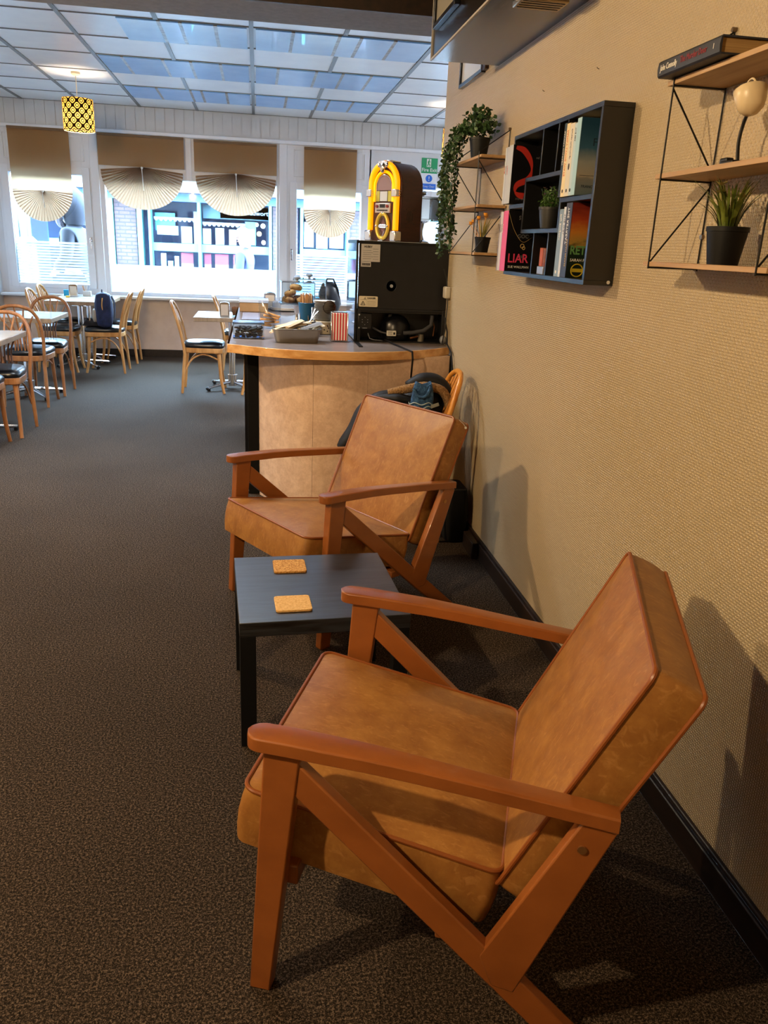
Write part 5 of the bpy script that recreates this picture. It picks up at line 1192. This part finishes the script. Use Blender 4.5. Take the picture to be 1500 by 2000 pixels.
TEAL = NT('misty_teal_to_sand_cover'); sp = TEAL.n('ShaderNodeSeparateXYZ', i0=TEAL.coord()); TEAL.base(TEAL.ramp(TEAL.math('ADD', TEAL.math('MULTIPLY', sp.outputs[2], 1 / .235), TEAL.math('MULTIPLY', TEAL.noise(TEAL.coord(), 30, 3).outputs[0], .12)), [(.1, '5c6a6c'), (.28, '77746c'), (.32, '9a8f7c'), (.5, '8a8c84'), (.68, '33566a'), (1, '1c3c50')])); TEAL.b.inputs['Roughness'].default_value = .35
t, w_ = pbook('novel with misty blue and sand cover at the right of the upper right group', 1.066, ys - .036, ys - .001, zt, .240, .114, bookmat('pale_blue_spine', '9fc4d4'), TEAL.m, GB)
g = G(); cover_text(g, w_, 'F', .034, .045, .165); cover_text(g, w_, 'FRANCES', .013, .020, .028); g.box(.01, .11, -w_ - .0008, -w_ - .0002, .062, .0632); g.build('cover_lettering', mat('print_navy', '16242e', .6), t, smooth=False)
# lower right group
ys = 2.936
for i, (c, th, lb, tx, tm) in enumerate((('7c90a4', .042, 'slate blue paperback at the left of the lower right group', 'Pity Elingdon', 'white'), ('c8ccd4', .032, 'silver white paperback in the lower right group', 'THE GIRL', 'grey'))):
    t, w_ = pbook(lb, 1.084, ys - th, ys - .001, zb_, .232 + .006 * i, .10, bookmat('v' + c, c), group=GB); ys -= th
    spine_text(t, tx, .018, .215, IN[tm], .95); G().cyl((-.0012, 0, .016), (-.0018, 0, .016), .006, seg=12).build('spine_emblem', IN['white'], t)
RET = NT('sunset_orange_to_dark_cover'); sp = RET.n('ShaderNodeSeparateXYZ', i0=RET.coord()); nz = RET.noise(RET.coord((1, 1, 2.5)), 22, 4)
RET.base(RET.ramp(RET.math('ADD', RET.math('MULTIPLY', sp.outputs[2], 1 / .25), RET.math('MULTIPLY', RET.math('SUBTRACT', nz.outputs[0], .5), .25)), [(.0, '141a14'), (.42, '1a2a1c'), (.48, '9a7a38'), (.6, 'b8742a'), (.75, '9c3c1c'), (1, '5c1818')])); RET.b.inputs['Roughness'].default_value = .35
t, w_ = pbook('thriller with orange sunset cover and green title at the lower right of the bookcase', 1.080, ys - .056, ys - .001, zb_, .250, .104, bookmat('v2a2426', '2a2426'), RET.m, GB)
spine_text(t, 'THE RETREAT', .022, .235, IN['white'], .9); G().text('SARAH PEARSE', .014, (-.0018, -.012, .13), (0, 0, -1), (0, 1, 0), .0003).build('spine_author', IN['gold'], t, smooth=False)
g = G(); cover_text(g, w_, 'RETREAT', .040, .006, .092, w_=.85, bold=.001); g.build('cover_title', mat('print_sage', '5c8a50', .6), t, smooth=False)
g = G(); cover_text(g, w_, 'SARAH PEARSE', .014, .010, .060); cover_text(g, w_, 'THE', .008, .07, .215); g.build('cover_lettering', IN['white'], t, smooth=False)
G().tube([(.040 + .022 * cos(a), -w_ - .0008, .026 + .021 * sin(a)) for a in [2 * pi * i / 24 for i in range(24)]], .0022, 6, True).box(.020, .060, -w_ - .0012, -w_ - .0002, .020, .032).build('yellow_seal', mat('print_mustard', 'b8a020', .6), t)
# niche pot of flowers
def pot(name, label, loc, r, h, m, group=None, cat='plant'):
    t = thing(name, label, cat, loc, 0, group)
    G().lathe([(.001, .002), (r * .72, 0), (r * .95, h * .86), (r * .95, h * .87), (r, h * .875), (r * 1.0, h), (r * .93, h), (r * .90, h * .86), (r * .85, h * .8), (.001, h * .8)], 28, None, False).build('pot', m, t, ang=40)
    return t
LEAFG = m_leaf('fresh_green_leaf', '2c4a1a', '4f7030'); IVYG = m_leaf('dark_ivy_leaf', '1c3418', '3a5a30')
def leaf_quad(g, p, d, n_, L, W_):
    d = d.normalized(); s_ = d.cross(n_).normalized(); up = s_.cross(d)
    g.add([p, p + d * L * .4 + s_ * W_ + up * W_ * .15, p + d * L * .75 + s_ * W_ * .7, p + d * L, p + d * L * .75 - s_ * W_ * .7, p + d * L * .4 - s_ * W_ + up * W_ * .15], [(0, 1, 2, 3), (0, 3, 4, 5)])
rr = random.Random(11)
def rv(r=rr): return Vector((r.uniform(-1, 1), r.uniform(-1, 1), r.uniform(-1, 1)))
t = pot('potted_flowers', 'dark grey pot of small pink flowers in the niche of the bookcase', (1.095, 3.075, cz0 + q + .0005), .043, .075, mat('dark_grey_pot', '242526', .45))
g = G(); fl = []
for i in range(60):
    a = rr.uniform(0, 2 * pi); s_ = rr.uniform(.0, .05); top = Vector((s_ * cos(a), s_ * 1.25 * sin(a), .085 + rr.uniform(0, .062)))
    g.cyl((s_ * .4 * cos(a), s_ * .4 * sin(a), .06), top, .0007, seg=4)
    for k in range(7): leaf_quad(g, Vector((s_ * .4 * cos(a), s_ * .4 * sin(a), .06)).lerp(top, rr.uniform(.3, 1)), rv(), rv(), .014, .003)
    if i % 3 == 0: fl.append(top)
g.build('foliage', LEAFG, t, smooth=False)
g = G()
for p in fl:
    for k in range(5): leaf_quad(g, p, Vector((cos(k * 1.26), sin(k * 1.26), .35)) + rv() * .15, Vector((0, 0, 1)), .008, .003)
g.build('pink_flowers', mat('dusky_pink_petal', 'b08a98', .6), t, smooth=False)
cb = tag(G().box(-.034, .034, -.035, .035, 0, .030).build('silver_box', mat('silver_card', '9aa0b0', .35, .4), bevel=.002), 'small silver box at the bottom of the bookcase', 'box'); cb.location = (1.125, 3.115, zb_)
cb = thing('orange_booklet', 'small orange and brown boxed booklet standing on the silver box', 'booklet', (1.125, 3.115, zb_ + .0305))
G().box(-.030, .030, -.006, .028, 0, .068).build('orange_slab', mat('orange_card_box', 'a8501c', .5), cb, bevel=.001); G().box(-.028, .030, -.033, -.007, 0, .066).build('brown_slab', noisy('brown_print_card', '6a3018', '8f5a24', 40, .5), cb, bevel=.001)

# ------------------------------------------------------------------ things on the right wire shelf
bk = thing('thick_book', 'thick dark blue hardback lying on the top of the right wire shelf', 'book', (1.012, 1.990, 2.0135))
NVB = noisy('dark_navy_jacket', '16181f', '232734', 20, .5)
g = G().box(.0, .165, -.145, .145, 0, .004).box(.0, .165, -.145, .145, .034, .038); sp_ = [(0, 0), (-.004, .004), (-.006, .019), (-.004, .034), (0, .038)]
g.prism([(a, b) for a, b in sp_], -.145, .145, 'y').build('book_cover', NVB, bk, ang=30)
G().box(.001, .158, -.140, .140, .0045, .0335).build('page_block', noisy('yellowed_pages', '8a6a40', 'a08050', 3, .9, (1, 1, 90)), bk, smooth=False)
G().text('John Connolly', .020, (-.0067, .128, .019), (0, -1, 0), (0, 0, 1), .0004, 'LEFT', .72).text('I', .016, (-.0067, -.118, .019), (0, -1, 0), (0, 0, 1), .0004).build('author_lettering', IN['white'], bk, smooth=False)
G().text('The Murder Door', .0205, (-.0067, .030, .020), (0, -1, 0), (0, 0, 1), .0004, 'LEFT', .80).build('title_lettering', mat('print_crimson', '8a2a34', .6), bk, smooth=False)
t = pot('potted_grass', 'black pot of grassy leaves with cream flowers on the right wire shelf', (1.105, 1.855, 1.5725), .049, .086, mat('matt_black_pot', '060607', .55, spec=.25))
g = G()
for i in range(64):
    a = rr.uniform(0, 2 * pi); L = rr.uniform(.13, .235); out = rr.uniform(.03, .15) * (1.0 if i % 3 else .5); w_ = rr.uniform(.0025, .0045)
    b = Vector((.018 * cos(a), .018 * sin(a), .065)); dx = max(-.8, cos(a)) if cos(a) < 0 else cos(a) * .55
    pts = [b + Vector((dx * out * q ** 1.8, sin(a) * out * q ** 1.8, L * .78 * (q - .25 * q ** 3))) for q in (0, .2, .4, .6, .8, 1)]
    s_ = Vector((-sin(a), cos(a), 0)); vs = []
    for j, p in enumerate(pts): ww = w_ * (1 - (j / 5) ** 2.5) * (.6 + .4 * min(1, j / 2)); vs += [p + s_ * ww, p - s_ * ww]
    g.add(vs, [(2 * j, 2 * j + 1, 2 * j + 3, 2 * j + 2) for j in range(5)])
g.build('grass_leaves', m_leaf('olive_grass_leaf', '3a4a14', '6a7428'), t, smooth=False)
g = G()
for i in range(4):
    a = i * 1.5 + .3; p = Vector((.035 * cos(a) - .005, .04 * sin(a), .15 + .012 * (i % 3))); g.cyl((p.x * .3, p.y * .3, .06), p, .0012, seg=5)
    for k in range(6): leaf_quad(g, p, Vector((cos(k * 1.05), sin(k * 1.05), .5)) + rv() * .2, Vector((0, 0, 1)), .020, .006)
g.build('cream_flowers', mat('cream_petal', 'a89a58', .6), t, smooth=False)
lp = thing('clip_lamp', 'small cream shaded reading lamp on a bent black neck', 'lamp', (1.10, 1.855, 1.7915))
G().cbox((0, .006, .006), (.05, .05, .010)).cbox((-.01, .03, .012), (.02, .03, .014)).cbox((0, -.04, .004), (.012, .03, .006)).build('lamp_base', BLACK, lp, bevel=.003)
G().tube(bez([(0, 0, .008), (.002, .012, .05), (.004, .010, .085), (0, -.010, .112)], 18), .0042, 8).build('lamp_neck', BLACK, lp)
M_ = Matrix.Translation((0, -.022, .108)) @ Matrix.Rotation(R(-20), 4, 'X') @ Matrix.Rotation(R(0), 4, 'Y')
G().lathe([(.001, -.004), (.016, 0), (.028, .012), (.034, .034), (.036, .052), (.034, .054), (.030, .034), (.020, .014), (.001, .006)], 24, M_, False).build('lamp_shade', mat('cream_enamel_shade', 'd0bc98', .35), lp, ang=60)
G().tube([M_ @ Vector((0, .020 * cos(a), .054 + .022 * sin(a))) for a in [pi * i / 12 for i in range(13)]], .0022, 6).build('shade_ring', mat('cream_enamel_shade', 'd0bc98', .35), lp)

# ------------------------------------------------------------------ things on the far wire shelf
t = pot('potted_daffodils', 'small black pot of orange yellow flowers on the lowest far shelf', (1.10, 4.02, 1.5725), .040, .072, mat('matt_black_pot', '060607', .55, spec=.25))
g = G()
for i in range(26):
    a = rr.uniform(0, 2 * pi); out = rr.uniform(.01, .055); L = rr.uniform(.08, .13); pts = [Vector((.012 * cos(a) + out * cos(a) * q ** 2, .012 * sin(a) + out * sin(a) * q ** 2, .055 + L * q)) for q in (0, .33, .66, 1)]
    s_ = Vector((-sin(a), cos(a), 0)) * .004; vs = []
    for j, p in enumerate(pts): vs += [p + s_ * (1 - j / 3.2), p - s_ * (1 - j / 3.2)]
    g.add(vs, [(2 * j, 2 * j + 1, 2 * j + 3, 2 * j + 2) for j in range(3)])
g.build('leaves', m_leaf('straw_green_leaf', '7a7a40', 'a8a060'), t, smooth=False)
g = G()
for x, y, z in ((-.04, .05, .135), (-.02, .03, .15), (.0, -.02, .165), (-.03, -.01, .15), (-.05, .06, .125), (.01, .0, .16)):
    g.cyl((x * .3, y * .3, .06), (x, y, z), .0012, seg=5); g.lathe([(.002, 0), (.008, .006), (.010, .018)], 8, Matrix.Translation((x, y, z)), False)
    for k in range(6): leaf_quad(g, Vector((x, y, z)), Vector((cos(k * 1.05), sin(k * 1.05), .3)), Vector((0, 0, 1)), .020, .006)
g.build('orange_flowers', mat('orange_petal', 'd89420', .5), t, smooth=False)
t = pot('trailing_ivy', 'dark pot of trailing green ivy cascading off the far wire shelf', (1.08, 4.14, 2.0115), .052, .09, mat('dark_plant_pot', '0b0d10', .5, spec=.3))
g = G(); st = G()
for i in range(210):
    a = rr.uniform(0, 2 * pi); ph = rr.uniform(.1, 1.4); r_ = rr.uniform(.03, .105); p = Vector((min(.09, r_ * cos(a) * cos(ph)), r_ * 1.25 * sin(a) * cos(ph) + .02, .10 + r_ * 1.25 * sin(ph)))
    for k in range(2): leaf_quad(g, p, rv() + Vector((0, 0, .3)), rv(), .024, .009)
trails = [(-.10, .10, .42), (-.13, .18, .45), (-.09, .22, .38), (-.11, .26, .30), (-.05, .28, .42), (-.08, .32, .24), (-.12, .14, .22), (-.02, .34, .34), (-.10, .30, .46)]
for (tx, ty, dr) in trails:
    pts = bez([(0, .03, .10), (tx * .6, ty * .5, .15), (tx, ty, .02), (tx * 1.03, ty * 1.05 + .01, -dr * .5), (tx * .95, ty * 1.02, -dr)], 36)
    st.tube(pts, .0013, 5)
    for p in pts[4:]:
        for k in range(5): leaf_quad(g, p + rv() * .010, rv() + Vector((0, 0, -.4)), rv(), .022, .008)
g.build('foliage', IVYG, t, smooth=False); st.build('stems', m_leaf('ivy_stem', '2c3a1c', '3c4a28'), t)

# ------------------------------------------------------------------ picture frames and soffit fittings
def frame(label, M, w_, h, m, art, glassy=True):
    t = thing('wall_picture', label, 'picture'); t.matrix_world = M
    g = G().box(0, w_, 0, .02, 0, .025).box(0, w_, h - .02, h, 0, .025).box(0, .02, .02, h - .02, 0, .025).box(w_ - .02, w_, .02, h - .02, 0, .025); g.build('frame_moulding', m, t, bevel=.002)
    G().box(.02, w_ - .02, .02, h - .02, .002, .012).build('picture_sheet', art, t, smooth=False)
    return t
BLUEG = mat('black_lacquer_frame', '14161c', .2)
frame('black picture frame high on the wall beyond the end of the soffit', Matrix(((0, 0, -1, 1.187), (-1, 0, 0, 5.03), (0, 1, 0, 2.463), (0, 0, 0, 1))), .50, .42, BLUEG, mat('pale_picture', 'c8ccd4', .15))
frame('dark picture frame hanging on the side of the soffit', Matrix(((0, 0, -1, .849), (-1, 0, 0, 4.185), (0, 1, 0, 2.555), (0, 0, 0, 1))), .44, .36, BLUEG, mat('faded_picture', '8a8478', .2))
tag(G().box(1.165, 1.187, 4.47, 4.53, 2.47, 2.60).build('wooden_block', mat('dark_reddish_wood', '2e1812', .4), bevel=.003), 'dark reddish wooden block beside the high wall picture', 'block')
t = thing('soffit_light', 'slim brass coloured light fitting under the soffit', 'light fitting', (1.03, 3.18, 2.4495))
G().box(-.10, .075, -.06, .06, -.022, 0).build('fitting_body', mat('antique_brass', '9a8566', .3, .8), t, bevel=.004)
g = G()
for i in range(4): g.box(-.09, .065, -.045 + .026 * i, -.040 + .026 * i, -.0235, -.021)
g.build('fitting_slots', BLACK, t, smooth=False); G().ball((-.108, -.03, -.012), .01, 10, 6).build('fitting_screw', WHITE, t)
for y, z in ((3.55, 2.22), (2.98, 2.20)): tag(G().tube([(1.188, y, z), (1.180, y, z + .003), (1.179, y, z + .006)], .0012, 6).build('picture_nail', mat('rusty_nail', '3a2a20', .6)), 'tiny bent nail in the wall above the black bookcase' + (', farther one' if y > 3.2 else ', nearer one'), 'nail')
